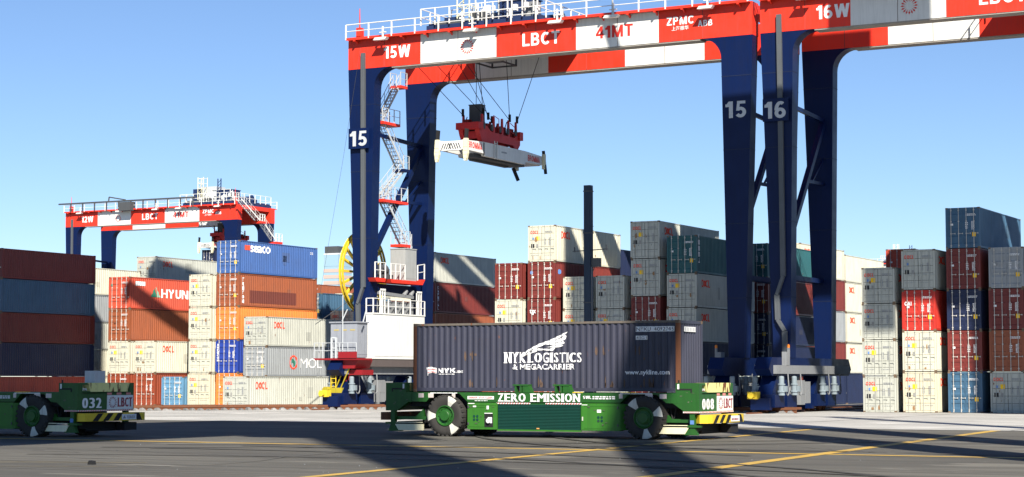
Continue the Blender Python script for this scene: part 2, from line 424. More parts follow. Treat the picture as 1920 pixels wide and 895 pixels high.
def container(x, y, z, H, col, style, label, group, L=12.19, rz=0, door=None, side=None, sides=True, seed=None):
    t = thing('shipping_container', (x, y, z), label, 'container', group, rz)
    m = cmat(col); sd_ = seed if seed is not None else int(abs(x * 13 + y * 7 + z * 31)) 
    obj('frame', cached(('fr', L, H, col), lambda: m_frame(L, H, m)), t)
    obj('side_wall', cached(('sw', L, H, col), lambda: m_side(L, H, m)), t, (CW - .012, 0, 0))
    s2 = obj('side_wall', cached(('sw', L, H, col), lambda: m_side(L, H, m)), t, (.012, 0, 0)); s2.scale = (-1, 1, 1)
    e = obj('end_wall', cached(('ew', H, col), lambda: m_end(H, m)), t, (0, L - .02, 0))
    obj('roof', cached(('rf', L, H, col), lambda: m_roof(L, H, m)), t)
    obj('floor', cached(('fl', L), lambda: m_floor(L, DGR)), t)
    bm_ = m if style == 'flat' else BAR
    for k in range(2):
        d = obj('door', cached(('dr', H, style, col), lambda: m_door(H, style, m)), t, (.135 + k * 1.09, 0, 0))
        for q in (.26, .80):
            bb = obj('locking_bar', cached(('lb', H, style == 'flat' and col), lambda: m_bar(H, cmat('pale') if style == 'flat' else BAR)), d, (q, 0, 0))
    r = random.Random(sd_)
    tm = TXG if style == 'flat' else TXW
    smallprint(tm, t, 'Y-', (1.45, .0, H - .62), .72, .17, 2, 9, sd_)
    smallprint(tm, t, 'Y-', (1.42, .0, H * .50 - .1), .18, .5, 4, 2, sd_ + 1)
    smallprint(tm, t, 'Y-', (1.85, .0, H * .48 - .1), .22, .62, 7, 3, sd_ + 2)
    if style == 'flat':
        smallprint(tm, t, 'Y-', (.25, .0, H * .17), .75, .04, 1, 7, sd_ + 3); smallprint(tm, t, 'Y-', (1.4, .0, H * .17), .75, .04, 1, 7, sd_ + 4)
        if col != 'pale' or r.random() < .6:
            obj('yellow_sticker', cached('sy', lambda: m_rect(.32, .32, STY)), t, (.70, -.013, H * .585))
        obj('blue_sticker', cached('sb', lambda: m_rect(.17, .17, SKY_TX)), t, (.36, -.013, H * .61))
        obj('black_placard', cached('sk', lambda: m_rect(.30, .30, STK)), t, (.27, -.013, H * .39))
        obj('grey_sticker', cached('sg', lambda: m_rect(.20, .28, STG)), t, (.74, -.013, H * .39))
    elif r.random() < .6:
        obj('yellow_sticker', cached('sy2', lambda: m_rect(.26, .30, STY)), t, (1.9, -.013, H * .28))
        obj('white_sticker', cached('swt', lambda: m_rect(.2, .14, STW)), t, (.35, -.013, H * .56))
    if door: door(t, H)
    if side: side(t, H)
    tone = COL[col]; mt = paint('touch_up_' + col, tuple(min(1, c * .72 + .015) for c in tone), .6, .4, .2)
    for _ in range(r.choice((0, 0, 1, 1, 2))):          # touched-up patches on the long side
        w_, h_ = r.uniform(.3, 1.3), r.uniform(.25, 1.0); y_ = r.uniform(3.5, L - 2.0)
        poly([(0, 0), (1, 0), (1, 1), (0, 1)], mt, t, 'X+', (CW, y_, r.uniform(.3, H - 1.4)), w_, h_, True, 'repaint_patch', .003)
    for _ in range(r.choice((0, 1, 2, 3))):              # scrapes and rust runs on the door end
        x_ = r.uniform(.15, 2.1); z_ = r.choice((.18, .18, H * .55, H * .3)); h_ = r.uniform(.12, .45)
        poly([(.2, 0), (.75, .0), (1, .3), (.8, .55), (.9, 1), (.45, .7), (.2, .9), (0, .4)], RSTAIN if style == 'flat' else mt, t, 'Y-', (x_, .0, z_), r.uniform(.06, .25), h_, False, 'rust_run', .014)
    return t
def D_oocl(t, H): text('OOCL', TXO, t, 'Y-', (.22, 0, H - .66), .72, .25, bold=.03)
def S_oocl(t, H, y=1.0): text('OOCL', TXO, t, 'X+', (CW, y, H - 1.02), 1.65, .58, True, bold=.035)
def both(*fs):
    def f(t, H):
        for g in fs: g(t, H)
    return f
def D_txt(s, m, x, zf, w, h): return lambda t, H: text(s, m, t, 'Y-', (x, 0, H * zf), w, h)
def vert(s, m, face, o, w, h):
    """letters stacked one below another"""
    def f(t, H):
        n = len(s); hh = h / n
        for i, c in enumerate(s):
            text(c, m, t, face, (o[0], o[1], o[2] + h - (i + 1) * hh), w, hh * .82, face == 'X+', name='letter')
    return f
def S_hyundai(t, H):
    poly([(0, 0), (.55, 0), (.42, 1)], GRT, t, 'X+', (CW, 3.0, 1.15), 1.5, .95, True)
    poly([(.58, 0), (.95, 0), (.48, 1)], flat('pale_green_lettering', (.25, .4, .3)), t, 'X+', (CW, 3.0, 1.15), 1.5, .95, True)
    text('HYUNDAI', TXW, t, 'X+', (CW, 4.55, 1.12), 6.4, .82, True, bold=.05)
    poly([(0, 0), (1, 0), (1, 1), (0, 1)], STW, t, 'X+', (CW, .75, 2.12), 1.4, .38, True, 'white_sticker')
def S_seaco(t, H):
    poly([(0, 0), (1, 0), (1, 1), (0, 1)], TXO, t, 'X+', (CW, .75, H - .82), .8, .42, True)
    text('seaco', TXW, t, 'X+', (CW, 1.65, H - .98), 3.0, .62, True, bold=.045)
    smallprint(TXW, t, 'X+', (CW, 11.0, H - .7), .5, .25, 2, 3, 5, prof=True)
def S_mol(t, H):
    vs = []; fs = []; n = 24
    for i in range(n):
        a = 2 * math.pi * i / n; vs += [(.5 + .5 * math.cos(a), .5 + .5 * math.sin(a)), (.5 + .36 * math.cos(a), .5 + .38 * math.sin(a))]
    for i in range(n): j = (i + 1) % n; fs.append((2 * i, 2 * j, 2 * j + 1, 2 * i + 1))
    place(vs, fs, 'emblem', TXO, t, 'X+', (CW, 3.5, .62), 1.3, 1.25, True)
    poly([(.1, .9), (.55, .75), (.8, .3), (.55, .05), (.45, .4), (.2, .45)], GRT, t, 'X+', (CW, 3.75, .8), .9, .9, True)
    text('MOL', STW, t, 'X+', (CW, 5.2, .75), 3.4, .85, True, bold=.0)
def S_triton(t, H):
    vert('TRITON', TXW, 'X+', (CW, .45, .3), .28, H - .6)(t, H)
    poly([(0, 0), (1, 0), (1, 1), (0, 1)], paint('dark_brown_repaint', (.13, .03, .02), .6, .3), t, 'X+', (CW, 1.6, .35), 7.2, 1.1, True, 'repainted_panel', .004)
def S_vert(s, y0=.45, H0=.3): return lambda t, H: vert(s, TXW, 'X+', (CW, y0, H0), .28, H - .6)(t, H)

G14 = 'containers stacked in the left block'; G15 = 'containers stacked in the middle block'; G16 = 'containers stacked in the right block'
GB = 'containers farther back between the stacks'
LVL = {1: 'bottom', 2: 'second up', 3: 'third up', 4: 'fourth up', 5: 'fifth up', 6: 'sixth up'}
HC, ST = 2.896, 2.591
DESC = dict(cream='cream', ivory='rust-stained ivory', pale='pale grey', brown='brown', rustred='rust-red', coral='coral red', orange='orange', maroon='maroon', red='red', blue='blue',
            royal='royal blue', sky='light blue', teal='teal', grey='grey', navy='dark navy', darknavy='near-black navy', slate='slate blue', brightred='bright red')
def stack(x, y, where, group, levels, L=12.19, rnd=True):
    """levels bottom to top: (height, colour, door style, extra phrase, door marks, side marks)"""
    z = .0
    for i, lv in enumerate(levels):
        H, col, sty, ph, dm, sm = (list(lv) + ['', None, None])[:6] if len(lv) < 6 else lv
        n = len(levels)
        pos = 'top' if (i == n - 1 and n > 1) else LVL[i + 1] if n > 1 else 'lone'
        lab = f"{DESC[col]} container{(' ' + ph) if ph else ''}, {pos} {where}"
        dx = random.uniform(-.035, .035) if rnd else 0
        container(x + dx, y + (random.uniform(-.03, .03) if rnd else 0), z, H, col, sty, lab, group, L, door=dm, side=sm)
        z += H + .012

F = 'flat'; B_ = 'rib'
OO = (D_oocl, S_oocl)
def oo(H, col='cream', ph='with red door lettering'): return (H, col, F, ph, D_oocl, S_oocl)
# left block, front row (doors at Y = 138)
stack(-115.0, 138, "in the stack behind carrier 032", G14, [(HC, 'rustred', B_, 'with white bars'), oo(HC), (HC, 'brown', B_, 'with plain side'),
      (HC, 'coral', B_, 'with green triangle', D_txt('▲', GRT, .22, .72, .3, .3), S_hyundai)])
stack(-112.0, 138, "in the two-high stack left of light blue", G14, [(HC, 'rustred', B_, '', None, None), oo(HC, 'cream', '')])
stack(-108.9, 138, "on the ground", G14, [(ST, 'sky', B_, 'with rows of white marks')], L=6.06)
container(-108.9, 138 + 6.9, 0, ST, 'coral', B_, 'coral container behind the light blue single box on the ground', G14)
stack(-105.95, 138, "in the all-cream door column", G14, [oo(HC, 'ivory', 'with rusty doors'), oo(HC), oo(HC), oo(HC, 'cream', 'with stained placards')])
stack(-102.95, 138, "in the tall colourful stack", G14, [(HC, 'orange', B_), (HC, 'royal', B_, 'with white stacked letters', vert('AMFICON', TXW, 'Y-', (.18, 0, 1.0), .2, 1.6), None),
      (HC, 'orange', B_, 'with plain side'), (HC, 'brown', B_, 'with dark repainted panel', None, S_triton),
      (HC, 'blue', B_, 'with white name and red patch', None, S_seaco)])
stack(-99.95, 138, "in the low three-high stack", G14, [(ST, 'rustred', B_), (ST, 'grey', B_, 'with round emblem and white letters', None, S_mol), oo(ST, 'pale', 'with red lettering')])
container(-93.25, 126, 0.0, ST, 'pale', F, 'pale grey container with red lettering alone before the low stack', G14, door=D_oocl, side=S_oocl)
# dark stack at the left edge, nearer than the rest
stack(-119.05, 125.8, "in the shaded left edge stack", G14, [(ST, 'coral', B_), (HC, 'darknavy', B_), (ST, 'maroon', B_), (HC, 'slate', B_), (ST, 'maroon', B_)])
stack(-122.05, 125.8, "in the farthest left stack", G14, [(ST, 'maroon', B_), (HC, 'grey', B_), oo(ST), (HC, 'brown', B_)])
stack(-124.5, 139.0, "in stack left of the coral box", G14, [oo(ST), oo(ST), oo(ST, 'pale'), (ST, 'grey', B_), (ST, 'cream', B_)])
# left block, rows farther back
stack(-123.6, 152.5, "in five-high stack behind the coral box", G14, [oo(HC), (HC, 'grey', B_), oo(HC), oo(HC), oo(HC, 'pale', 'half in shade')])
stack(-102.95, 151, "in slate stack behind the colourful one", GB, [(ST, 'brown', B_), (ST, 'slate', B_), (ST, 'teal', B_), (ST, 'slate', B_)])
stack(-99.5, 151, "in stack just left of cabin", GB, [(HC, 'grey', B_), (HC, 'maroon', B_), oo(HC)])
stack(-106.4, 163.5, "in dark stack left of yellow reel", GB, [(ST, 'maroon', B_), (ST, 'brown', B_), (ST, 'darknavy', B_), (ST, 'maroon', B_)])
stack(-115.6, 176, "in far stack beside yellow reel", GB, [(HC, 'grey', B_), (HC, 'brown', B_), (HC, 'brown', B_), oo(HC)])
stack(-118.4, 176, "in far stack right of tall blue one", GB, [(HC, 'grey', B_), (HC, 'brown', B_), (HC, 'brown', B_), oo(HC)])
stack(-123.9, 182, "in far brown stack below office tower", GB, [(ST, 'brown', B_), (ST, 'brown', B_), (ST, 'maroon', B_), (ST, 'brown', B_), (ST, 'brown', B_)])
stack(-95.95, 160, "in stack right of crane 15's left legs", G14, [(HC, 'brown', B_), (HC, 'brown', B_, 'with stacked letters', None, S_vert('TRITON')), (HC, 'brown', B_, 'with red-brown side'),
      (HC, 'maroon', B_, 'with stacked letters', None, S_vert('CAPITAL')), oo(HC, 'pale', 'striped by sunlight')])
# middle block
stack(-73.95, 136, "in narrow stack left of tallest cream one", G15, [(HC, 'maroon', B_), oo(HC), oo(HC, 'cream', 'with yellow sticker'), (HC, 'maroon', B_, 'with blue round emblem')])
def D_disc(t, H):
    n = 14; poly([(.5 + .5 * math.cos(2 * math.pi * i / n), .5 + .5 * math.sin(2 * math.pi * i / n)) for i in range(n)], SKY_TX, t, 'Y-', (.22, 0, H * .66), .26, .3)
def S_disc(t, H):
    n = 14; poly([(.5 + .5 * math.cos(2 * math.pi * i / n), .5 + .5 * math.sin(2 * math.pi * i / n)) for i in range(n)], SKY_TX, t, 'X+', (CW, .55, H * .66), .5, .42, True)
stack(-71.0, 136, "in five-high stack left of post", G15, [(HC, 'brown', B_), oo(HC), (HC, 'maroon', B_, 'with white letters', D_txt('tex', TXW, .2, .6, .55, .34)),
      (HC, 'maroon', B_, 'with blue emblem', D_disc, S_disc), oo(HC, 'cream', 'with long sunlit side')])
stack(-68.0, 136.2, "in stack directly behind steel post", G15, [oo(ST), (ST, 'maroon', B_), oo(ST), oo(ST)])
stack(-65.05, 136, "in stack just right of steel post", G15, [oo(ST, 'pale'), (ST, 'maroon', B_), oo(ST, 'pale'), oo(ST, 'pale')])
stack(-62.05, 136, "in tall shaded stack left of teal", G15, [(HC, 'maroon', B_), (HC, 'maroon', B_), (HC, 'maroon', B_), oo(HC, 'pale'), oo(HC, 'pale')])
stack(-59.05, 136, "in stack topped by teal", G15, [oo(ST), (ST, 'darknavy', B_), oo(ST, 'pale'), oo(ST, 'pale'), (HC, 'teal', B_, 'with white stacked letters', None, S_vert('CHINA', .4, .8))])
stack(-72.9, 149.5, "in blue stack peeping behind five-high one", GB, [(ST, 'grey', B_), (ST, 'brown', B_), (HC, 'blue', B_), (HC, 'navy', B_), (ST, 'darknavy', B_)])
# behind the legs of the two cranes
stack(-58.9, 151, "in shaded stack between crane legs", GB, [(ST, 'maroon', B_), (ST, 'darknavy', B_), (ST, 'darknavy', B_), (HC, 'maroon', B_), (HC, 'teal', B_)])
stack(-60.75, 164.4, "in second row right of cranes", GB, [(HC, 'darknavy', B_), (HC, 'maroon', B_), (HC, 'grey', B_), (HC, 'maroon', B_), oo(HC, 'cream')])
stack(-61.0, 177.6, "in lit cream stack between crane 16 and pale column", GB, [(HC, 'darknavy', B_), oo(HC, 'cream', ''), oo(HC, 'cream', ''), oo(HC, 'cream', ''), (ST, 'cream', B_, '')])
# right block
stack(-43.45, 135.3, "in pale four-high column", G16, [oo(ST, 'pale'), oo(ST, 'pale'), oo(ST, 'pale', 'with faded lettering'), oo(ST, 'pale')])
stack(-40.45, 135.3, "in column with the red box", G16, [oo(HC, 'ivory', 'with rust stains'), oo(HC, 'cream'),
      (HC, 'red', B_, 'with white lettering', D_txt('CAI', TXW, .2, .62, .5, .28)), oo(HC, 'pale', 'in shade')])
stack(-37.35, 135.8, "in five-high stack at right edge", G16, [(HC, 'slate', B_), (HC, 'maroon', B_), (HC, 'darknavy', B_), (HC, 'maroon', B_), (HC, 'slate', B_)])
stack(-34.35, 135.8, "in stack right of the six-high one", G16, [oo(HC, 'pale'), (HC, 'brown', B_), (HC, 'maroon', B_), (HC, 'grey', B_)])
stack(-31.35, 135.8, "in outermost right stack", G16, [(HC, 'maroon', B_), oo(HC, 'pale'), (HC, 'grey', B_), (HC, 'red', B_)])
stack(-47.2, 153.5, "in far stack above pale column", GB, [(2.4, 'grey', B_), (2.5, 'maroon', B_), (HC, 'brown', B_), (2.5, 'brown', B_), (ST, 'coral', B_, 'with white markings')])

# ------------------------------------------------------------------ yard gantry cranes
ZB, ZT = 27.35, 29.8
SEG = (0, 6.8, 13.65, 20.55, 27.4, 34.8)
def rail_run(root, p0, p1, h=1.1, step=2.2, mat=WHT, r=.035, name='railing'):
    p0 = Vector(p0); p1 = Vector(p1); b = MB(); n = max(1, round((p1 - p0).length / step)); up = Vector((0, 0, h))
    b.tube(p0 + up, p1 + up, r, 5); b.tube(p0 + up * .52, p1 + up * .52, r * .8, 5)
    for i in range(n + 1):
        q = p0.lerp(p1, i / n); b.box(q.x - r, q.x + r, q.y - r, q.y + r, q.z, q.z + h)
    return b.build(name, mat, root)
def rail_mb(b, p0, p1, h=1.1, step=1.5, r=.03):
    p0 = Vector(p0); p1 = Vector(p1); n = max(1, round((p1 - p0).length / step)); up = Vector((0, 0, h))
    b.tube(p0 + up, p1 + up, r, 4); b.tube(p0 + up * .5, p1 + up * .5, r * .8, 4)
    for i in range(n + 1):
        q = p0.lerp(p1, i / n); e = random.uniform(-.006, .006); b.box(q.x - r + e, q.x + r + e, q.y - r - e, q.y + r - e, q.z, q.z + h + e)
def leg_poly(mirror):
    pts = [(0, ZB), (.80, 3.9), (2.05, 3.9), (2.45, 25.75)]
    for i in range(1, 9):
        a = math.pi / 2 * i / 8; pts.append((2.45 + 1.6 * (1 - math.cos(a)), 25.75 + 1.6 * math.sin(a)))
    return [((34.8 - x) if mirror else x, z) for x, z in pts]
def stair(root, p0, p1, w=.75, mat=LGR):
    b = MB(); p0 = Vector(p0); p1 = Vector(p1); n = int(abs(p1.z - p0.z) / .28)
    for s in (-1, 1):
        o = Vector((s * w / 2, 0, 0)); b.beam(p0 + o, p1 + o, .04, .22)
        b.tube(p0 + o + Vector((0, 0, 1)), p1 + o + Vector((0, 0, 1)), .028, 4); b.tube(p0 + o + Vector((0, 0, .5)), p1 + o + Vector((0, 0, .5)), .022, 4)
        for k in range(5): q = (p0 + o).lerp(p1 + o, k / 4); b.tube(q, q + Vector((0, 0, 1)), .025, 4)
    for k in range(n):
        q = p0.lerp(p1, (k + .5) / n); b.box(q.x - w / 2, q.x + w / 2, q.y - .12, q.y + .12, q.z - .02, q.z + .02)
    return b.build('stair_flight', mat, root)
def crane(X0, Y, code, num, label, trolley=7.4, far=False, stairs_left=True):
    t = thing('gantry_crane', (X0, Y, 0), label, 'crane', 'rail mounted gantry cranes over the container blocks')
    y1 = 8.9
    for y in (0, y1):
        b = MB()
        for i in range(5):
            x0, x1 = SEG[i], SEG[i + 1]; mi = i % 2
            f = [(0, 1, 5, 4), (1, 2, 6, 5), (2, 3, 7, 6), (3, 0, 4, 7)]
            b.add([(x0, y, ZB), (x0, y + 1.25, ZB), (x0, y + 1.25, ZT), (x0, y, ZT), (x1, y, ZB), (x1, y + 1.25, ZB), (x1, y + 1.25, ZT), (x1, y, ZT)],
                  f + ([(3, 2, 1, 0)] if i == 0 else []) + ([(4, 5, 6, 7)] if i == 4 else []), mi)
        b.build('girder', [RED, WHT], t)
        b = MB()
        for x in (3.4, 10.2, 17.1, 24.0, 30.9): b.box(x, x + .035, y - .008, y - .001, ZB, ZT - .01)
        b.build('plate_seam', paint('seam_grey', (.12, .06, .05), .7, .4), t)
        # soffit plate and welded edge
        b = MB(); b.box(4.1, 30.7, y + .04, y + 1.21, ZB - .10, ZB - .004); b.build('lower_flange', paint('pale_soffit', (.36, .33, .29), .6, .5), t)
        for mir in (0, 1):
            b = MB(); b.prism(leg_poly(mir), 'y', y + .02, y + 1.12); lg = b.build('leg', BLU, t)
            for z in (8.2, 13.6, 19.0, 24.4):
                b = MB()
                f_ = (z - 3.9) / 21.85; xa, xb = .80 - .80 * f_ * .93, 2.05 + .4 * f_
                xa, xb = (34.8 - xb, 34.8 - xa) if mir else (xa, xb); b.box(xa - .012, xb + .012, y + .006, y + 1.134, z, z + .05)
                b.build('plate_seam', paint('weld_blue', (.004, .012, .045), .6, .4), lg)
    for x in (.15, 33.45):
        b = MB(); b.box(x, x + 1.2, 1.25, y1, 29.15, ZT - .02); b.build('cross_beam', RED, t)
    for mir, xs in ((0, 1), (1, -1)):
        X = lambda a: 34.8 - a if mir else a
        xa, xb = sorted((X(.9), X(2.0)))
        b = MB(); b.prism([(-4.2, 3.1), (-3.6, 3.9), (13.2, 3.9), (13.8, 3.1), (13.2, 2.62), (-3.6, 2.62)], 'x', xa, xb); b.build('sill_beam', BLU, t)
        xa, xb = sorted((X(2.02), X(2.32)))
        b = MB(); b.box(xa, xb, -3.4, 12.6, 2.75, 3.35); b.box(xa - .02, xb + .02, -1.6, -.9, 3.35, 4.3); b.build('cable_tray', GRY, t)
        xa, xb = sorted((X(.75), X(1.55)))
        b = MB(); b.box(xa, xb, 1.14, y1, 9.2 if (code == '15W' and not mir) else 9.55, 10.1 if (code == '15W' and not mir) else 9.9); b.build('tie_beam', BLU, t)
        b = MB(); b.beam((X(1.6), 1.1, 22.25), (X(1.6), y1, 21.95), .22, .3); b.build('strut', BLU, t)
        b = MB(); b.beam((X(1.6), 1.1, 12.2), (X(1.6), y1 + .1, 21.8), .38, .42); b.build('diagonal_brace', BLU, t)
        b = MB(); b.beam((X(1.6), y1, 17.1), (X(1.6), 5.2, 17.0), .2, .24); b.beam((X(1.6), y1, 19.0), (X(1.6), 6.4, 17.1), .12, .14); b.build('strut', BLU, t)
        # travelling gear
        for yc in (-1.8, 6.9):
            b = MB(); xa, xb = sorted((X(.55), X(2.35)))
            b.box(xa, xb, yc - 2.2, yc - .25, .42, 1.3); b.box(xa, xb, yc + .25, yc + 2.2, .42, 1.3)
            b.prism([(yc - 1.9, 1.3), (yc + 1.9, 1.3), (yc + .8, 2.62), (yc - .8, 2.62)], 'x', xa + .35, xb - .35)
            b.box(xa + .2, xb - .2, yc - 2.75, yc - 2.25, .25, 1.05)
            bo = b.build('bogie', BLU, t)
            for dy in (-1.7, -.75, .75, 1.7):
                b = MB(); b.lathe([(0, -.14), (.30, -.14), (.36, -.12), (.36, .12), (.30, .14), (0, .14)], (X(1.45), yc + dy, .42), 'x', 16); b.build('wheel', RUST, bo)
            for dy in (-1.3, 1.3):
                for a in (.55, 2.5):
                    b = MB(); c = (X(a), yc + dy, 0)
                    b.lathe([(0, 1.25), (.24, 1.25), (.24, 1.45), (.30, 1.46), (.30, 1.56), (.22, 1.58), (.22, 1.95), (.27, 1.97), (.27, 2.05), (.19, 2.07), (.19, 2.50), (.15, 2.58), (0, 2.6)], c, 'z', 12)
                    b.box(c[0] + .2, c[0] + .42, c[1] - .14, c[1] + .14, 1.5, 1.9)
                    b.build('drive_motor', paint('motor_grey', (.22, .27, .30), .45, .4), bo)
                    b = MB()
                    for k in range(8):
                        a0, a1 = math.pi * k / 8, math.pi * (k + 1) / 8
                        b.tube((c[0] + .3, c[1] + .42 - .28 * math.cos(a0), 1.6 - .35 * math.sin(a0)), (c[0] + .3, c[1] + .42 - .28 * math.cos(a1), 1.6 - .35 * math.sin(a1)), .045, 5)
                    b.tube((c[0] + .3, c[1] + .7, 1.6), (c[0] + .2, c[1] + .75, 2.75), .045, 5); b.build('cable_conduit', GRY, bo)
        b = MB(); xa, xb = sorted((X(1.3), X(2.4))); b.box(xa, xb, 1.1, 2.0, .55, 2.3); b.box(xa, xb, 2.1, 3.2, .65, 2.2); b.box(xa + .1, xb + .02, 1.2, 1.9, 1.3, 2.1); b.build('cable_cabinet', GRY, t)
        b = MB(); b.box(X(1.0) - .35, X(1.0) + .35, -4.9, -4.25, 1.0, 1.5); b.tube((X(1.0), -5.2, 1.25), (X(1.0), -4.9, 1.25), .22, 8); b.build('rail_sweeper', YEL, t)
    for x in (2.0, 31.9):     # end stops and beacons
        b = MB(); b.box(x - .08, x + .08, -.35, -.15, 3.95, 4.6); b.build('beacon_post', GRY, t)
        b = MB(); b.lathe([(0, 4.6), (.1, 4.6), (.1, 4.8), (0, 4.86)], (x, -.25, 0), 'z', 8); b.build('beacon', flat('amber_lens', (.8, .22, .02)), t)
    # walkway, brackets, railing, floodlights
    b = MB(); b.box(0.1, 34.7, -.50, -.004, ZT - .10, ZT - .03); b.box(.1, 34.7, -.55, -.50, ZT - .14, ZT + .06)
    b.box(.1, 34.7, y1 + 1.254, y1 + 2.1, ZT - .12, ZT - .03); b.build('walkway', RED, t)
    me = None
    for k in range(16):
        x = .9 + k * 2.2
        if me is None:
            b = MB(); b.prism([(-.52, ZT - .14), (-.004, ZT - .14), (-.004, ZT - .42)], 'x', -.05, .05); b.box(-.07, .07, -.62, -.40, ZT - .26, ZT - .14); me = b.mesh('bracket', RED)
        obj('bracket', me, t, (x, 0, 0))
    rl = MB(); rl.tube((.1, -.53, ZT + 1.12), (34.7, -.53, ZT + 1.12), .045, 5); rl.tube((.1, -.53, ZT + .58), (34.7, -.53, ZT + .58), .035, 5)
    rl.tube((.1, y1 + 2.05, ZT + 1.12), (34.7, y1 + 2.05, ZT + 1.12), .045, 5); rl.tube((.1, y1 + 2.05, ZT + .58), (34.7, y1 + 2.05, ZT + .58), .035, 5)
    rl.build('handrail', WHT, t)
    pm = MB(); pm.box(-.05, .05, -.575, -.485, ZT - .1, ZT + 1.12); pme = pm.mesh('railing_post', WHT)
    for k in range(17): obj('railing_post', pme, t, (.1 + k * 2.16, 0, 0))
    for k in range(17): obj('railing_post', pme, t, (.1 + k * 2.16, y1 + 2.58, 0))
    for x in (3.7, 11.9, 19.3, 24.0, 31.6):
        b = MB(); b.prism([(x - .55, ZT - .22), (x + .55, ZT - .22), (x + .4, ZT - .42), (x - .7, ZT - .42)], 'y', -1.05, -.62)
        b.box(x - .06, x + .06, -.74, -.64, ZT - .22, ZT + .7); b.box(x - .3, x + .3, -.76, -.62, ZT + .2, ZT + .26)
        b.build('floodlight', WHT, t)
    # end masts
    for x in (.75, 34.0):
        b = MB(); b.box(x - .22, x + .22, .3, .8, ZT, ZT + 1.0); b.tube((x, .5, ZT + 1.0), (x, .5, ZT + 2.6), .06, 6, r1=.03); b.build('mast', RED, t)
    # cable duct on the front left leg and end leg
    b = MB(); b.beam((1.48, -.10, 28.6), (1.62, -.12, 9.7), .36, .22); b.beam((1.62, -.12, 9.7), (1.15, -.14, 8.4), .36, .22); b.beam((1.15, -.14, 8.4), (1.2, -.14, 6.6), .36, .22)
    b.beam((1.2, -.14, 6.6), (1.7, -.14, 5.8), .36, .22); b.beam((1.7, -.14, 5.8), (1.72, -.14, 3.2), .36, .22); b.build('cable_duct', paint('duct_grey', (.09, .10, .11), .5, .4), t)
    # lettering
    text(code, TXW, t, 'Y-', (4.28 if num == '16' else 3.40, 0, 28.0), 2.45, .98, bold=.03)
    burst(TXR, t, 'Y-', (11.05, 0, 28.38), .62)
    text('LBCT', TXW, t, 'Y-', (15.95, 0, 27.98), 3.2, .98, bold=.03)
    text('41MT', TXR, t, 'Y-', (22.2, 0, 28.05), 3.1, .92, bold=.015)
    text('ZPMC', TXW, t, 'Y-', (28.05, 0, 28.55), 2.2, .62, bold=.045)
    text('上海振华', TXW, t, 'Y-', (28.45, 0, 28.13), 1.35, .32, bold=.01)
    text('ABB', TXW, t, 'Y-', (30.55, 0, 28.28), 1.15, .45, bold=.03)
    for x0, dz in ((.40, 0), (32.66, .28)):
        b = MB(); b.box(x0 - .15, x0 + 1.8, -.30, -.26, 20.85 + dz, 22.5 + dz) if x0 < 1 else None
        if x0 < 1: b.build('number_board', BLU, t)
        text(num, LGR, t, 'Y-', (x0, -.31 if x0 < 1 else .02, 21.05 + dz), 1.62, 1.22, bold=.05, name='number')
    text(code, LGR, t, 'Y-', (31.9, -3.7, 2.95), .9, .5, bold=.03) if False else None
    text(code, LGR, t, 'X+', (34.8 - .9, 2.2, 2.9), 1.5, .62, bold=.03)
    # trolley on top
    T = trolley
    b = MB(); b.box(T, T + 9.8, -.1, .25, ZT + .05, ZT + .5); b.box(T, T + 9.8, y1 + 1.0, y1 + 1.35, ZT + .05, ZT + .5)
    for k in (0, 3.0, 6.4, 9.3): b.box(T + k, T + k + .5, .25, y1 + 1.0, ZT + .05, ZT + .7)
    b.box(T + .5, T + 9.3, .3, y1 + .9, ZT + .5, ZT + .56)
    tr = b.build('trolley', DKB, t)
    b = MB(); 
    b.box(T + 5.3, T + 7.9, 2.2, 4.4, ZT + .6, ZT + 2.5, 0); b.box(T + 5.2, T + 8.0, 2.1, 4.5, ZT + 2.5, ZT + 2.6, 0)
    b.box(T + 3.6, T + 4.8, .7, 1.7, ZT + .55, ZT + 1.4, 1); b.box(T + 8.2, T + 9.1, 1.2, 2.0, ZT + .6, ZT + 1.9, 2)
    b.box(T + 1.0, T + 2.2, 1.0, 2.4, ZT + .6, ZT + 1.25, 0); b.box(T + .2, T + 3.4, .5, 1.1, ZT + .55, ZT + .9, 1)
    b.build('machinery_cabinet', [DKB, DGR, GRY], t)
    for k, (x, y) in enumerate(((2.6, 3.4), (2.6, 6.2), (6.3, 6.4))):
        b = MB(); b.tube((T + x, y, ZT + 1.25), (T + x + 2.4, y, ZT + 1.25), .55, 14); b.tube((T + x - .1, y, ZT + 1.25), (T + x, y, ZT + 1.25), .72, 14); b.tube((T + x + 2.4, y, ZT + 1.25), (T + x + 2.5, y, ZT + 1.25), .72, 14)
        b.tube((T + x + 2.5, y, ZT + 1.0), (T + x + 3.3, y, ZT + 1.0), .3, 10); b.build('hoist_drum', DKB, t)
    b = MB()
    for x, y in ((T + 2.4, .6), (T + 3.5, .6), (T + 2.4, 1.6), (T + 3.5, 1.6)): b.tube((x, y, ZT + .5), (x, y, ZT + 4.6), .06, 5)
    for k in range(5):
        z = ZT + 1.2 + k * .8
        for p, q in (((T + 2.4, .6), (T + 3.5, .6)), ((T + 3.5, .6), (T + 3.5, 1.6)), ((T + 2.4, 1.6), (T + 2.4, .6))): b.tube((*p, z), (*q, z), .045, 4)
        b.tube((T + 2.4, .6, z), (T + 3.5, .6, z + .8 * (k < 4)), .035, 4)
    b.build('yellow_tower', CRM, t)
    b = MB(); rail_mb(b, (T - .4, -.3, ZT + .5), (T + 10, -.3, ZT + .5), 1.35, 1.3, .045); rail_mb(b, (T - .4, -.3, ZT + .5), (T - .4, y1 + 1, ZT + .5), 1.35, 1.5, .045); rail_mb(b, (T + 10, -.3, ZT + .5), (T + 10, y1 + 1, ZT + .5), 1.35, 1.5, .045)
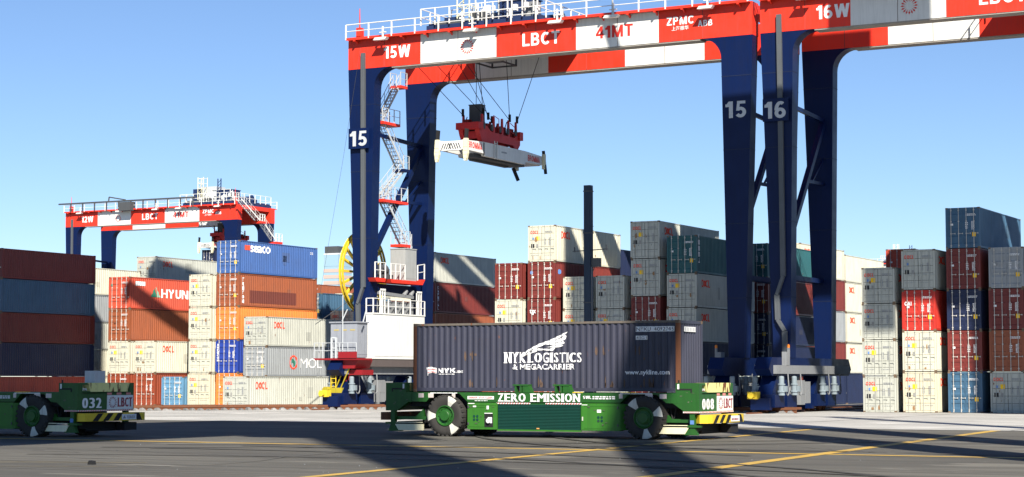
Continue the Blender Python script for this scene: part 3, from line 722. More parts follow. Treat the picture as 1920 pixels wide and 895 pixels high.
    rail_mb(b, (T + 4.2, 1.9, ZT + .7), (T + 7.8, 1.9, ZT + .7), 1.9, 1.2, .045); rail_mb(b, (T + .6, 2.8, ZT + .6), (T + 4.6, 2.8, ZT + .6), 1.6, 1.0, .04)
    for k in range(3):
        x = T + 4.0 + k * .45; b.tube((x, .1, ZT + .5), (x, .1, ZT + 2.0), .035, 4)
    for k in range(9): b.box(T + 2.7 + k * .8, T + 3.0 + k * .8, .4 + (k % 3) * .3, .7 + (k % 3) * .3, ZT + .9 + (k * 37 % 5) * .12, ZT + 1.35 + (k * 29 % 4) * .15)
    b.build('trolley_railing', WHT, t)
    b = MB(); b.box(T + 6.1, T + 7.1, -.2, .3, ZT + 1.0, ZT + 4.3); b.build('camera_mast', DKB, t) if False else None
    b = MB(); b.beam((T + 6.4, .5, ZT + .6), (T + 6.4, .5, ZT + 4.2), .12, .12); b.beam((T + 7.0, .5, ZT + .6), (T + 7.0, .5, ZT + 4.2), .12, .12)
    for k in range(6): b.tube((T + 6.4, .5, ZT + 1 + k * .5), (T + 7.0, .5, ZT + 1.5 + k * .5), .04, 4)
    b.build('lattice_mast', DKB, t)
    # under-trolley frame and floodlight gibbet
    b = MB()
    for x in (T + 2.2, T + 4.4): b.box(x, x + .12, 3.4, 3.52, 27.7, ZT); b.box(x, x + .12, 6.6, 6.72, 27.7, ZT)
    b.box(T + 2.2, T + 4.52, 3.4, 3.5, 27.7, 27.82); b.box(T + 2.2, T + 4.52, 6.6, 6.7, 27.7, 27.82); b.box(T + 2.2, T + 2.3, 3.4, 6.7, 27.7, 27.82); b.box(T + 4.42, T + 4.52, 3.4, 6.7, 27.7, 27.82)
    b.box(T + 2.6, T + 3.9, 4.0, 5.6, 27.9, 28.5); b.build('sheave_frame', DGR, t)
    b = MB(); b.tube((T + 9.2, .6, ZT + .5), (T + 9.2, .6, ZT + 2.3), .05, 5); b.box(T + 9.0, T + 9.2, .5, .7, ZT + 1.9, ZT + 2.1); b.build('aerial', WHT, t)
    return t

c15 = crane(-84.8, 131.0, '15W', '15', 'red, white and blue gantry crane numbered 15 spanning the middle block with spreader hanging')
c16 = crane(-49.4, 131.0, '16W', '16', 'gantry crane numbered 16 on the right, its beam running out of frame', trolley=16.0)
c12 = crane(-215.2, 247.0, '12W', '12', 'distant gantry crane numbered 12 above the left container stacks', trolley=24.2)
c17 = crane(-150.8, 449.0, '17W', '17', 'farthest gantry crane, only its top showing between the right stacks', trolley=12.0)

# equipment only crane 15 shows: reel, stairs, platforms, electrical house, cabin
def reel(root):
    c = (-1.1, 4.15, 11.15)
    b = MB()
    for x in (-.13, .13): b.lathe([(3.22, x - .05), (3.42, x - .05), (3.42, x + .05), (3.22, x + .05), (3.22, x - .05)], c, 'x', 48)
    rm = b.build('reel_rim', YEL, root)
    sp = MB()
    sp.beam((c[0], c[1], c[2] + .35), (c[0], c[1], c[2] + 3.25), .24, .16)
    me = sp.mesh('spoke', YEL)
    base = Matrix.Translation(c)
    for k in range(20):
        o = obj('spoke', me, root)
        rot = Matrix.Rotation(2 * math.pi * k / 20, 4, 'X')
        o.matrix_local = base @ rot @ Matrix.Translation([-v for v in c])
    b = MB(); b.lathe([(0, -.5), (.55, -.5), (.55, .5), (0, .5)], c, 'x', 20); b.beam((c[0] + .45, c[1], c[2]), (c[0] + 2.4, c[1], c[2]), .5, .5); b.build('reel_hub', DGR, root)
reel(c15)
def fittings(root):
    zs = [(11.0, 6.0), (16.9, 2.6), (13.6, 5.2)]
    stair(root, (1.55, 6.0, 10.6), (1.55, 6.9, 13.4), .7); stair(root, (1.55, 6.2, 13.5), (1.55, 3.0, 16.8)); stair(root, (1.55, 2.4, 17.0), (1.55, 5.7, 19.6), .6)
    stair(root, (1.55, 5.6, 19.75), (1.55, 2.4, 23.2)); stair(root, (1.55, 2.2, 23.3), (1.55, 4.9, 26.5), .6)
    for z, ya, yb, mm in ((13.45, 4.9, 6.3, RED), (16.95, 1.9, 5.9, RED), (19.7, 5.2, 6.1, BLU), (23.3, 1.9, 4.6, RED), (26.6, 4.7, 5.7, RED)):
        b = MB(); b.box(1.05, 2.15, ya, yb, z - .22, z); b.build('landing', mm, root)
        b = MB(); rail_mb(b, (2.1, ya, z), (2.1, yb, z), 1.1, .9); rail_mb(b, (1.1, ya, z), (1.1, yb, z), 1.1, .9); b.build('landing_railing', LGR, root)
    # machinery platform on the tie beam
    b = MB(); b.prism([(0.0, 10.15), (1.3, 10.15), (1.4, 10.45), (-.25, 10.45)], 'x', 2.12, 2.8); b.prism([(2.3, 10.15), (7.2, 10.15), (7.6, 10.6), (7.3, 10.6), (6.8, 10.42), (2.1, 10.42)], 'x', 1.2, 2.8)
    b.build('red_platform', RED, root)
    b = MB(); b.box(1.3, 2.72, 4.5, 6.3, 10.43, 13.0); b.box(1.26, 2.76, 4.46, 6.34, 13.0, 13.08); b.box(2.72, 2.735, 4.6, 6.2, 10.6, 12.9); b.build('grey_cabinet', paint('cabinet_grey', (.36, .37, .36), .5, .4), root)
    b = MB(); b.lathe([(0, 0), (.42, 0), (.42, .9), (0, .9)], (2.0, 1.6, 11.2), 'y', 14); b.box(1.7, 2.5, 1.7, 3.0, 10.43, 10.8); b.build('cable_motor', DGR, root)
    for p, q in (((2.78, -.2, 10.45), (2.78, 1.35, 10.45)), ((2.78, 2.2, 10.45), (2.78, 4.4, 10.45)), ((2.78, 6.4, 10.5), (2.78, 7.5, 10.65))):
        b = MB(); rail_mb(b, p, q, 1.25, .75, .04); b.build('railing', WHT, root)
    b = MB(); b.beam((2.3, 1.1, 9.3), (2.3, 6.4, 9.1), .25, .25); b.tube((2.3, 5.0, 9.2), (2.3, 5.4, 9.6), .18, 8); b.tube((2.3, 6.0, 9.2), (2.3, 6.4, 9.6), .18, 8); b.build('cable_duct', GRY, root)
    # white electrical house standing on the sill beam
    b = MB(); b.box(2.08, 2.75, -.4, 7.6, 3.98, 7.55); b.box(2.06, 2.8, -.45, 7.65, 7.55, 7.65); b.box(1.0, 2.08, 1.2, 7.5, 3.98, 7.5)
    for k in range(7): b.box(2.75, 2.775, -.25 + k * 1.11, .82 + k * 1.11, 4.2, 7.4)
    b.build('electrical_house', WHT, root)
    b = MB(); rail_mb(b, (2.75, -.4, 7.65), (2.75, 7.6, 7.65), 1.15, 1.1, .04); rail_mb(b, (2.1, -.4, 7.65), (2.75, -.4, 7.65), 1.15, .9, .04)
    for y in (.6, 6.3): 
        for d in (0, .35, .7): b.box(2.7, 2.78, y + d, y + d + .09, 7.65, 9.6)
        b.box(2.7, 2.8, y, y + .8, 9.45, 9.6)
    b.build('roof_railing', WHT, root)
    for k in range(5):
        b = MB(); b.box(1.4, 2.2, 1.4 + k * 1.15, 2.1 + k * 1.15, 7.66, 8.6); b.box(1.35, 2.25, 1.35 + k * 1.15, 2.15 + k * 1.15, 8.6, 8.66); b.build('roof_unit', GRY, root)
    b = MB(); b.box(1.9, 2.7, -1.4, 10.4, 3.36, 3.95); b.box(1.2, 2.5, -2.8, -.2, 2.62, 3.6); b.build('cable_tray', paint('dusty_brown_steel', (.11, .09, .085), .6, .4), root)
    # control cabin on the red outrigger platform
    n0 = set(root.children)
    b = MB(); b.prism([(-1.45, 4.0), (-1.3, 3.86), (2.6, 3.86), (2.6, 4.0)], 'y', -4.0, -1.8); b.prism([(.6, 3.86), (2.4, 3.86), (2.1, 3.2), (1.1, 3.2), (.6, 3.5)], 'y', -3.6, -1.4)
    b.box(.9, 2.6, -4.08, -4.0, 4.0, 4.5); b.build('red_outrigger', paint('shaded_red', (.25, .008, .012), .5, .3), root)  # red darkened so the colour itself carries the shade on the outrigger
    b = MB(); b.prism([(-.1, 4.05), (2.35, 4.05), (2.35, 6.75), (-.1, 6.75)], 'y', -3.6, -2.1); b.box(-.2, 2.45, -3.7, -2.0, 6.75, 6.86)
    for k in range(5): b.box(2.35, 2.37, -3.5 + k * .28, -3.28 + k * .28, 4.3, 6.5)
    b.build('cabin', paint('shaded_cabin_grey', (.28, .30, .34), .5, .45), root)  # cabin shade is put into this darkened grey
    b = MB()
    for k in range(3): b.box(.2 + k * .75, .65 + k * .75, -3.615, -3.6, 6.15, 6.25)
    b.build('vent', paint('faded_yellow', (.45, .36, .12), .6, .4), root)
    b = MB(); rail_mb(b, (-1.4, -3.95, 4.0), (2.5, -3.95, 4.0), 1.2, .8, .025); rail_mb(b, (-1.4, -3.95, 4.0), (-1.4, -1.9, 4.0), 1.2, .8, .025); rail_mb(b, (.2, -3.9, 4.0), (.6, -3.9, 4.0), 1.6, .4, .07); b.build('railing', LGR, root)
    b = MB(); b.beam((.3, -3.4, 3.8), (-.15, -3.4, 1.7), .07, .07); b.beam((1.3, -3.4, 3.8), (.3, -3.4, 1.7), .07, .07); b.beam((1.7, -3.4, 3.6), (.75, -3.4, 1.7), .07, .07); b.box(-.6, 1.0, -3.7, -3.3, 1.3, 1.7); b.tube((-.4, -3.9, 1.5), (-.4, -3.1, 1.5), .3, 8)
    b.build('yellow_arm', paint('arm_yellow', (.42, .34, .02), .5, .5), root)
    b = MB(); b.beam((-.05, -3.6, 3.6), (-.05, -3.6, .45), .05, .05); b.beam((.4, -3.6, 3.6), (.4, -3.6, .45), .05, .05)
    for k in range(10): b.beam((-.05, -3.6, .5 + k * .32), (.4, -3.6, .5 + k * .32), .04, .04)
    b.build('ladder', YEL, root)
    b = MB(); b.box(.1, 2.6, -3.2, -1.6, 2.7, 3.1); b.tube((.9, -3, 3.0), (.9, -3, 2.2), .12, 6); b.tube((1.3, -3, 3.0), (1.3, -3, 2.3), .12, 6); b.build('gearbox', paint('shaded_red', (.25, .008, .012)), root)
    b = MB(); b.tube((1.2, -3.9, 4.0), (1.2, -3.9, 8.9), .04, 5); b.tube((2.95, -3.7, 6.8), (3.2, -3.7, 7.6), .06, 5); b.tube((1.0, -3.7, 6.9), (1.5, -3.7, 7.8), .05, 5); b.build('cabin_aerial', LGR, root)
    for ch in root.children:
        if ch not in n0: ch.location.x += .95
    b = MB(); b.tube((-1.2, 4.2, 9.6), (-1.0, -3, 6.7), .03, 4); b.tube((1.35, -.3, 29), (-.3, -.25, 20), .011, 4); b.tube((-.3, -.25, 20), (-2.6, -.2, 8.5), .011, 4); b.build('cable', DGR, root)
fittings(c15)
# end stairs and festoon of the distant crane
b = MB(); b.tube((-1, -.6, ZT + 1.35), (27, -.6, ZT + 1.35), .13, 6)
for k in range(11): b.box(1.5 + k * 2.5, 1.65 + k * 2.5, -.7, -.5, ZT - .1, ZT + 1.3)
b.tube((9.5, -.6, ZT + 1.4), (9.6, -.6, ZT + 2.1), .12, 6); b.tube((9.6, -.6, ZT + 2.1), (13, -.6, ZT + 1.5), .1, 6)
b.build('festoon_cable', [DGR], c12)
stair(c12, (36.2, -1.5, 30.3), (36.2, 3.5, 27.3), 1.0, WHT); stair(c12, (36.2, 4.2, 27.3), (36.2, 8.0, 24.3), 1.0, WHT)
b = MB(); b.box(35.4, 36.9, 3.3, 4.6, 26.9, 27.25); b.box(35.4, 36.9, 7.7, 9.4, 23.9, 24.25); b.build('landing', RED, c12)
b = MB(); rail_mb(b, (36.8, 3.3, 27.25), (36.8, 4.6, 27.25), 1.1, .7, .05); rail_mb(b, (36.8, 7.7, 24.25), (36.8, 9.4, 24.25), 1.3, .7, .05); b.build('landing_railing', WHT, c12)
b = MB(); b.box(24.6, 26.0, 2, 4, ZT + .6, ZT + 2.9, 1); b.box(26.4, 29.2, 2, 4.4, ZT + .6, ZT + 3.2, 0); b.box(30.4, 32.2, 2, 4, ZT + .6, ZT + 2.6, 1); b.tube((25.3, 3, ZT + 2.9), (25.3, 3, ZT + 4.2), .05, 4); b.build('machinery_cabinet', [LGR, DKB], c12)
b = MB(); b.box(12.3, 14.6, -1.4, -.1, ZT - .3, ZT + 1.1); b.build('control_box', DGR, c12)

# ------------------------------------------------------------------ spreader hanging under crane 15
def spreader(X, Y, Z, label, rope_top, group):
    t = thing('container_spreader', (X, Y, Z), label, 'spreader', group)
    w = 2.44; L = 13.7
    for x in (0, w - .3):
        b = MB()
        b.prism([(0, .25), (3.2, .2), (3.3, 0), (10.4, 0), (10.5, .2), (L, .25), (L, 1.0), (10.5, 1.15), (3.2, 1.15), (0, 1.0)], 'x', x, x + .3); b.build('side_beam', WHT, t)
    b = MB()
    for y in (.0, 3.3, 6.4, 9.9, L - .35): b.box(.3, w - .3, y, y + .35, .2, .95)
    b.build('cross_member', WHT, t)
    b = MB(); b.box(.5, w - .5, 2.5, 11.2, -.12, .2); b.box(.7, 1.1, 3.8, 10, -.25, -.12); b.build('underframe', DGR, t)
    st = MB()
    for k in range(9):
        x = .25 + k * .22; st.add([(x, -.012, .3), (x + .09, -.012, .3), (x + (.30 if k < 4 else -.12), -.012, .78), (x + (.21 if k < 4 else -.21), -.012, .78)], [(0, 1, 2, 3)])
    st.build('hazard_stripes', TXK, t)
    for x, y in ((-.22, -.15), (w - .02, -.15), (-.22, L - .15), (w - .02, L - .15)):
        dn = y < 0
        b = MB()
        if dn:
            b.prism([(0, 1.1), (.3, 1.1), (.34, -.1), (.2, -.7), (.02, -.7), (-.08, .0)], 'y', y, y + .3)
            for k in range(4): b.box(-.02, .33, y - .02, y, -.5 + k * .3, -.44 + k * .3)
            for v in range(len(b.v)): b.v[v] = (b.v[v][0] + x, b.v[v][1], b.v[v][2])
            b.build('corner_guide', CRM, t)
            b = MB(); b.prism([(.05, 1.1), (.28, 1.1), (.34, 1.85), (.1, 1.9)], 'y', y + .02, y + .26)
            for v in range(len(b.v)): b.v[v] = (b.v[v][0] + x, b.v[v][1], b.v[v][2])
            b.build('guide_arm', BLK, t)
        else:
            b.box(x, x + .25, y, y + .3, -.1, 1.2); b.build('corner_guide', CRM, t)
            b = MB(); b.beam((x + .1, y + .1, 1.5) if x > 0 else (x + .1, y - .5, .1), (x + .2, y + .35, -.5) if x > 0 else (x + .4, y - .1, -1.0), .18, .26); b.build('guide_arm', BLK, t)
    # lettering
    text('BROMMA', TXR, t, 'X+', (w, .55, .45), 2.3, .5, bold=.04); text('BROMMA', TXR, t, 'X+', (w, 10.9, .38), 2.2, .5, bold=.04)
    smallprint(TXG, t, 'X+', (w, 6.2, .5), .9, .22, 1, 6, 3)
    b = MB(); b.beam((w + .06, 4.9, -.1), (w + .06, 4.9, 1.4), .05, .05); b.beam((w + .06, 5.35, -.1), (w + .06, 5.35, 1.4), .05, .05)
    for k in range(5): b.beam((w + .06, 4.9, .1 + k * .28), (w + .06, 5.35, .1 + k * .28), .04, .04)
    b.build('ladder', WHT, t)
    b = MB(); b.box(w, w + .02, 3.1, 3.25, .02, 1.1); b.build('cable_gap', BLK, t)
    n0 = set(t.children)
    # red headblock
    HR = paint('headblock_red', (.58, .02, .02), .5, .3)
    b = MB(); 
    for x in (.25, w - .65):
        b.prism([(.6, 1.75), (1.2, 1.2), (4.2, 1.2), (5.0, 1.45), (9.2, 1.45), (9.8, 1.2), (10.6, 1.2), (11.2, 1.6), (11.2, 2.3), (10.4, 2.35), (9.6, 2.1), (3.4, 2.2), (2.4, 2.6), (.4, 2.6), (.3, 2.2)], 'x', x, x + .4)
    for y in (1.0, 3.6, 6.0, 8.4, 10.4): b.box(.3, w - .3, y, y + .5, 1.5, 2.1)
    b.box(.2, w - .1, -.2, 1.0, 2.2, 2.75); b.box(.4, w - .1, 10.7, 11.6, 2.0, 2.7)
    b.box(.7, 1.7, 4.4, 8.8, 1.0, 1.5)
    b.build('headblock', HR, t)
    for y in (1.3, 4.3, 6.5, 8.2, 10.2):
        for x in (.3, w - .4):
            b = MB(); b.prism([(y - .25, 2.1), (y + .25, 2.1), (y + .12, 3.5), (y - .12, 3.5)], 'x', x, x + .14); b.build('lug', HR, t)
    b = MB(); b.box(.75, 1.75, 1.7, 3.0, 2.2, 4.3); b.box(.7, 1.8, 1.65, 3.05, 4.3, 4.38); b.build('cable_basket', DGR, t)
    b = MB()
    for x in (.3, w - .3):
        b.tube((x, 4.2, 2.2), (x, 4.2, 3.6), .035, 4); b.tube((x, 5.6, 2.2), (x, 5.6, 3.4), .035, 4); b.tube((x, 4.2, 3.6), (x, 5.6, 3.4), .03, 4); b.tube((x, 8.6, 3.3), (x, 10.4, 2.9), .03, 4); b.tube((x, 8.6, 2.6), (x, 10.2, 2.4), .03, 4)
    b.build('headblock_railing', HR, t)
    b = MB()
    for k, (x, y, z, w2, l2, h2) in enumerate(((.5, .9, 2.6, .5, .8, .5), (1.3, 3.2, 2.1, .6, .7, .8), (.4, 4.9, 2.0, .5, .6, 1.2), (1.5, 5.4, 2.1, .5, .8, .6), (.6, 6.9, 2.0, .7, .5, .9), (1.4, 7.6, 1.9, .5, .6, 1.0), (.5, 9.1, 2.1, .6, .7, .6), (1.5, 9.4, 2.0, .4, .8, .9))): b = MB(); b.box(x, x + w2, y, y + l2, z, z + h2); b.build('hydraulic_unit', paint('grimy_red', (.30, .012, .012), .6, .6), t)
    b = MB()
    for k in range(7): b.tube((.2, 1.6 + k * 1.3, 2.9 + .3 * math.sin(k * 2)), (2.2, 2.0 + k * 1.25, 2.3 + .3 * math.cos(k)), .035, 4); b.tube((.3 + (k % 3) * .7, 1.2 + k * 1.3, 2.2), (.5 + (k % 3) * .7, 1.9 + k * 1.3, 3.4), .04, 4)
    b.build('hose_bundle', BLK, t)
    b = MB()
    for k in range(5):
        for x in (.2, w - .3): b.lathe([(0, -.06), (.28, -.06), (.28, .06), (0, .06)], (x, 1.7 + k * 2.1, 2.55), 'x', 12)
    b.build('sheave_wheels', DGR, t)['kind'] = 'stuff'
    for ch in [c_ for c_ in t.children if c_ not in n0]:
        ch.scale = (1, .66, 1); ch.location = (0, 2.6, 0)
    for p, q in [(p_, (q_[0], 2.6 + q_[1] * .66, q_[2])) for p_, q_ in rope_top]:
        b = MB(); b.tube(p, q, .028, 5); b.build('hoist_rope', BLK, t)
        b = MB(); b.tube((q[0], q[1], q[2] - .1), (q[0], q[1], q[2] + .5), .11, 6); b.build('rope_socket', BLK, t)
    return t
sp_ropes = []
for (a, y0), (x, y1_) in (((-2.2, -2.0), (.35, 1.2)), ((-.8, -1.2), (2.1, 1.6)), ((4.2, -1.0), (2.1, 1.6)), ((3.2, 0.6), (.4, 4.4)), ((2.2, 1.2), (1.2, 5.4)), ((1.0, 1.4), (2.2, 8.3)), ((.6, 1.2), (.4, 8.6)), ((5.0, 2.2), (2.1, 8.6)), ((7.6, 3.4), (2.2, 10.3))):
    sp_ropes.append(((a, y0, 8.3), (x, y1_, 3.5)))
spreader(-78.15, 134.1, 20.5, 'white spreader with red headblock hanging on ropes under crane 15', sp_ropes, 'spreaders hanging from the gantry cranes')
s2 = spreader(-189.6, 249.5, 23.1, 'distant red and white spreader hanging behind the tall blue container', [((-1, 0, 5.2), (.3, 1.3, 3.5)), ((3, 0, 5.2), (2.1, 1.3, 3.5)), ((0, 6, 5.2), (.3, 8, 3.5)), ((3, 6, 5.2), (2.1, 8, 3.5))], 'spreaders hanging from the gantry cranes')
container(-189.6, 250.2, 20.1, HC, 'darknavy', B_, 'dark navy container lifted by the distant crane behind the tall blue one', GB)

# ------------------------------------------------------------------ automated vehicles
TIRE = paint('tyre_rubber', (.036, .034, .031), .85, .5); WEDGE = paint('white_tyre_patch', (.60, .60, .53), .7, .7)
def wheel(root, x, y, z, outer, rot0=0):
    w = MB(); R0 = .865
    prof = [(.40, 0), (.44, -.02), (.62, -.055), (.78, -.05), (R0 - .05, .0), (R0, .06), (R0, .5), (R0 - .05, .56), (.6, .6), (.40, .58)]
    w.lathe(prof, (x, y, z), 'y', 48)
    ty = w.build('tyre', TIRE, root, smooth=True)
    b = MB()
    for k in range(26):
        a = 2 * math.pi * k / 26
        for y0, y1, da in ((-.035, .20, 0), (.36, .595, .12)):
            c, s = math.cos(a + da), math.sin(a + da); px, pz = -s, c
            q = []
            for yy in (y0, y1):
                for r in (R0 - .12 if yy == y0 and y0 < 0 else R0 - .02, R0 + .012):
                    for hw in (-.055, .055): q.append((x + c * r + px * hw, y + yy, z + s * r + pz * hw))
            b.add(q, [(0, 1, 3, 2), (4, 6, 7, 5), (0, 4, 5, 1), (2, 3, 7, 6), (0, 2, 6, 4), (1, 5, 7, 3)])
    b.build('tread_lugs', TIRE, ty)['kind'] = 'stuff'
    b = MB(); b.lathe([(0, -.10), (.20, -.10), (.22, -.08), (.22, -.02), (.27, -.01), (.27, .02), (.36, .0), (.40, -.06), (.43, -.05), (.43, .02), (.38, .1), (.2, .14), (0, .15)], (x, y, z), 'y', 32)
    hb = b.build('rim', GRN, root, smooth=False)
    b = MB()
    for k in range(12):
        a = 2 * math.pi * k / 12; b.tube((x + .315 * math.cos(a), y + .01, z + .315 * math.sin(a)), (x + .315 * math.cos(a), y - .03, z + .315 * math.sin(a)), .018, 5)
    b.build('wheel_nut', GRN, hb)
    if outer:
        for a0 in outer:
            b = MB(); n = 5; vs = []
            for i in range(n + 1):
                a = R(a0 - 15 + 30 * i / n); e = R(a0 - 9 + 18 * i / n)
                for r, yy, aa in ((.45, -.035, e), (.62, -.068, e + (a - e) * .5), (.78, -.064, a), (.84, -.045, a)): vs.append((x + r * math.cos(aa), y + yy, z + r * math.sin(aa)))
            fs = [(4 * i + k, 4 * i + k + 1, 4 * i + k + 5, 4 * i + k + 4) for i in range(n) for k in range(3)]
            b.add(vs, fs); b.build('white_patch', WEDGE, ty)
def agv(X, Y, num, label, full=True):
    t = thing('container_carrier', (X, Y, 0), label, 'vehicle', 'driverless container carriers')
    Wd = 3.6
    # side beams
    for y0, y1 in ((0.0, .35), (Wd - .35, Wd)):
        b = MB(); b.prism([(1.6, 1.45), (2.0, 1.45), (2.35, 1.80), (3.6, 1.80), (4.0, 1.45), (11.0, 1.45), (11.35, 1.78), (12.6, 1.78), (13.0, 1.45), (13.5, 1.45), (13.5, 1.84), (1.3, 1.84), (1.3, 1.45)], 'y', y0, y1)
        b.build('side_beam', GRN, t)
    b = MB(); b.box(1.0, 13.6, .36, Wd - .36, 1.25, 1.78); b.box(1.3, 13.1, .9, Wd - .9, .55, 1.25); b.build('chassis', BLK, t)
    # end frames
    for mir in (0, 1):
        X_ = lambda a: 14.4 - a if mir else a
        b = MB(); pl = [(0, 1.06), (0, 2.24), (1.0, 2.24), (1.0, 1.845), (1.28, 1.845), (1.28, 1.44), (1.12, 1.44), (.55, 1.06)]
        for y0, y1 in ((0.004, .30), (Wd - .30, Wd - .004)): b.prism([(X_(a), z) for a, z in pl], 'y', y0, y1)
        xa, xb = sorted((X_(0), X_(.12))); b.box(xa, xb, .30, Wd - .30, 1.06, 1.84); b.box(xa, xb, .30, Wd - .30, 2.16, 2.24)
        xa, xb = sorted((X_(.0), X_(.9))); b.box(xa, xb, .30, Wd - .30, 1.80, 1.9)
        b.build('end_frame', GRN, t)
        b = MB(); xa, xb = sorted((X_(-.012), X_(.5))); b.prism([(.62, 2.245), (.80, 1.87), (Wd - .42, 1.87), (Wd - .3, 2.245)], 'x', xa, xb); b.build('yellow_panel', paint('chipped_yellow', (.80, .76, .30), .6, .3, .8), t)
        b = MB(); xa, xb = sorted((X_(1.0), X_(.25))); b.box(xa, xb, -.012, .004, 1.86, 2.10); b.build('guide_recess', SHUT, t) if False else None
        # inner slot, its shadow line painted as a raised black strip
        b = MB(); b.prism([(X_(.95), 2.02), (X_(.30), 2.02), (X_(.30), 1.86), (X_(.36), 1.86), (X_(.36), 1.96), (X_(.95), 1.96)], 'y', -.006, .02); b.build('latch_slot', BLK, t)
        # bumper
        b = MB(); xa = X_(0); xo = X_(-.38); s = 1 if mir else -1
        b.prism([(xa - s * .3, .30), (xa, .05), (xo - s * .06, .12), (xo, .45), (xo, Wd + .05), (xo - s * .06, Wd + .35), (xa, Wd + .4), (xa - s * .3, Wd + .1)], 'z', .66, .99)
        bp = b.build('bumper', YEL if mir else RUST, t)
        if mir:
            for k, (y0, sl) in enumerate(((.5, .35), (1.15, .35), (1.8, .30), (3.35, -.2))):
                b = MB(); b.add([(xo + .012, y0, .67), (xo + .012, y0 + .34, .67), (xo + .012, y0 + .34 + sl, .98), (xo + .012, y0 + sl, .98)], [(0, 1, 2, 3)]); b.build('black_stripe', BLK, bp)
            b = MB(); b.add([(xo + .016, 2.35, .70), (xo + .016, 3.3, .70), (xo + .016, 3.3, .93), (xo + .016, 2.35, .93)], [(0, 1, 2, 3)]); b.build('maker_plate', STW, bp)
            if num == '032': text('▲ TEREX', TXG, bp, 'X+', (xo + .01, 2.42, .75), .8, .13)
            else: smallprint(MRN, bp, 'X+', (xo + .01, 2.45, .72), .7, .13, 1, 5, 4)
        # step posts, skid plates, low frame
        b = MB(); xa, xb = sorted((X_(.42), X_(.22))); b.box(xa, xb, Wd - .25, Wd - .05, .22, 1.06); b.build('step_post', GRN, t); b = MB(); b.box(xa, xb, .05, .25, .22, 1.06)
        b.prism([(X_(.75), .2), (X_(.1), .2), (X_(.22), .5), (X_(.42), .5)], 'y', .06, .24); b.box(*sorted((X_(.5), X_(-.02))), .0, .3, .50, .58)
        b.box(*sorted((X_(.42), X_(2.2))), .25, .4, .68, .82); b.prism([(X_(1.7), 1.15), (X_(1.7), .72), (X_(1.2), .72)], 'y', .3, .5)
        b.build('step_frame', GRN, t)
        b = MB(); b.prism([(X_(.62), .24), (X_(1.85), .24), (X_(1.85), .50), (X_(.45), .50)], 'y', .02, .08); b.box(*sorted((X_(.5), X_(1.8))), .02, .06, .56, .59); b.build('skid_plate', CRM, t)
        b = MB(); b.box(*sorted((X_(.3), X_(.9))), .5, Wd - .5, .35, .6); b.tube((X_(.35), .9, .3), (X_(.35), Wd - .5, .3), .08, 8); b.box(*sorted((X_(-.25), X_(.2))), Wd - .9, Wd - .1, .25, .58); b.build('underbody_gear', BLK, t)
        if mir:
            face = 'X+'; xo2 = 14.4
            vs, fs = serif(num); place(vs, fs, 'number', TXW, t, 'X+', (xo2, .28, 1.20), 1.22, .42)
            b = MB(); b.box(xo2, xo2 + .03, 1.85, 3.52, 1.13, 1.72); b.build('sign_board', STW, t)
            burst(MRN, t, 'X+', (xo2 + .03, 2.18, 1.43), .26, 14)
            vs, fs = serif('LBCT'); place(vs, fs, 'lettering', MRN, t, 'X+', (xo2 + .03, 2.5, 1.24), .94, .38)
            b = MB(); b.box(xo2, xo2 + .02, .02, Wd - .02, 1.065, 1.12); b.build('reflective_strip', STW, t)
            b = MB()
            for k in range(24): y0 = .05 + k * .145; b.add([(xo2 + .024, y0, 1.067), (xo2 + .024, y0 + .07, 1.067), (xo2 + .024, y0 + .13, 1.118), (xo2 + .024, y0 + .06, 1.118)], [(0, 1, 2, 3)])
            b.build('red_dashes', TXR, t)
            text('FR', TXW, t, 'X+', (xo2, .3, 1.93), .26, .09)
            b = MB(); 
            for k in range(3): b.box(xo2, xo2 + .01, 1.85 + k * .62, 2.15 + k * .62, 1.74, 1.83)
            b.build('red_white_marker', paint('pinkish_marker', (.7, .25, .22)), t)
        b = MB(); b.box(*sorted((X_(.92), X_(.84))), -.008, .002, 2.0, 2.2); b.build('white_marker', STW, t)
    # wheels
    for x, o in ((2.96, (63, 180, -52)), (12.05, (128, 18, -78))):
        wheel(t, x, -.05, .865, o); wheel(t, x, Wd - .55, .865, None)
        b = MB(); b.box(x - .3, x + .3, .6, Wd - .6, .6, 1.15); b.tube((x, .5, .865), (x, Wd - .5, .865), .16, 8); b.build('axle', BLK, t)
    # body between the wheels
    b = MB(); b.box(4.05, 9.25, .05, Wd - .05, .32, 1.44); b.build('battery_body', GRN, t)
    b = MB(); b.box(4.01, 5.42, -.02, .05, .32, 1.42); b.box(4.05, 5.38, -.032, -.02, 1.30, 1.38)
    b.box(4.08, 4.85, -.034, -.02, .42, .44); b.box(4.08, 4.85, -.034, -.02, 1.22, 1.235); cb = b.build('left_cabinet', GRN2, t)
    b = MB(); b.box(4.82, 5.22, -.036, -.02, .42, .95); b.build('meter_recess', BLK, cb)
    b = MB(); b.box(5.0, 5.18, -.07, -.036, .58, .82); b.lathe([(0, -.1), (.1, -.1), (.1, 0), (0, 0)], (5.05, -.04, .68), 'y', 12); b.build('meter', STW, cb)
    b = MB(); b.box(4.82, 5.2, -.04, -.034, .97, 1.0); b.box(4.27, 4.42, -.026, -.02, 1.22, 1.32); b.box(4.92, 5.02, -.026, -.02, 1.15, 1.3); b.box(4.05, 4.35, -.04, -.034, 1.37, 1.4); b.build('white_sticker', STW, cb)
    b = MB(); b.prism([(.0, .32), (0, 1.42), (.35, 1.42), (.35, .32)], 'x', 9.26, 11.0); b.prism([(11.0, -.0), (11.4, .45), (11.4, 1.5), (11.0, 1.5)], 'z', .36, 1.40)
    b.box(9.30, 10.95, -.014, .0, .36, 1.40); b.box(9.4, 10.85, -.024, -.014, .42, .46); b.box(9.4, 10.85, -.024, -.014, 1.30, 1.34); cb2 = b.build('right_cabinet', GRN2, t)
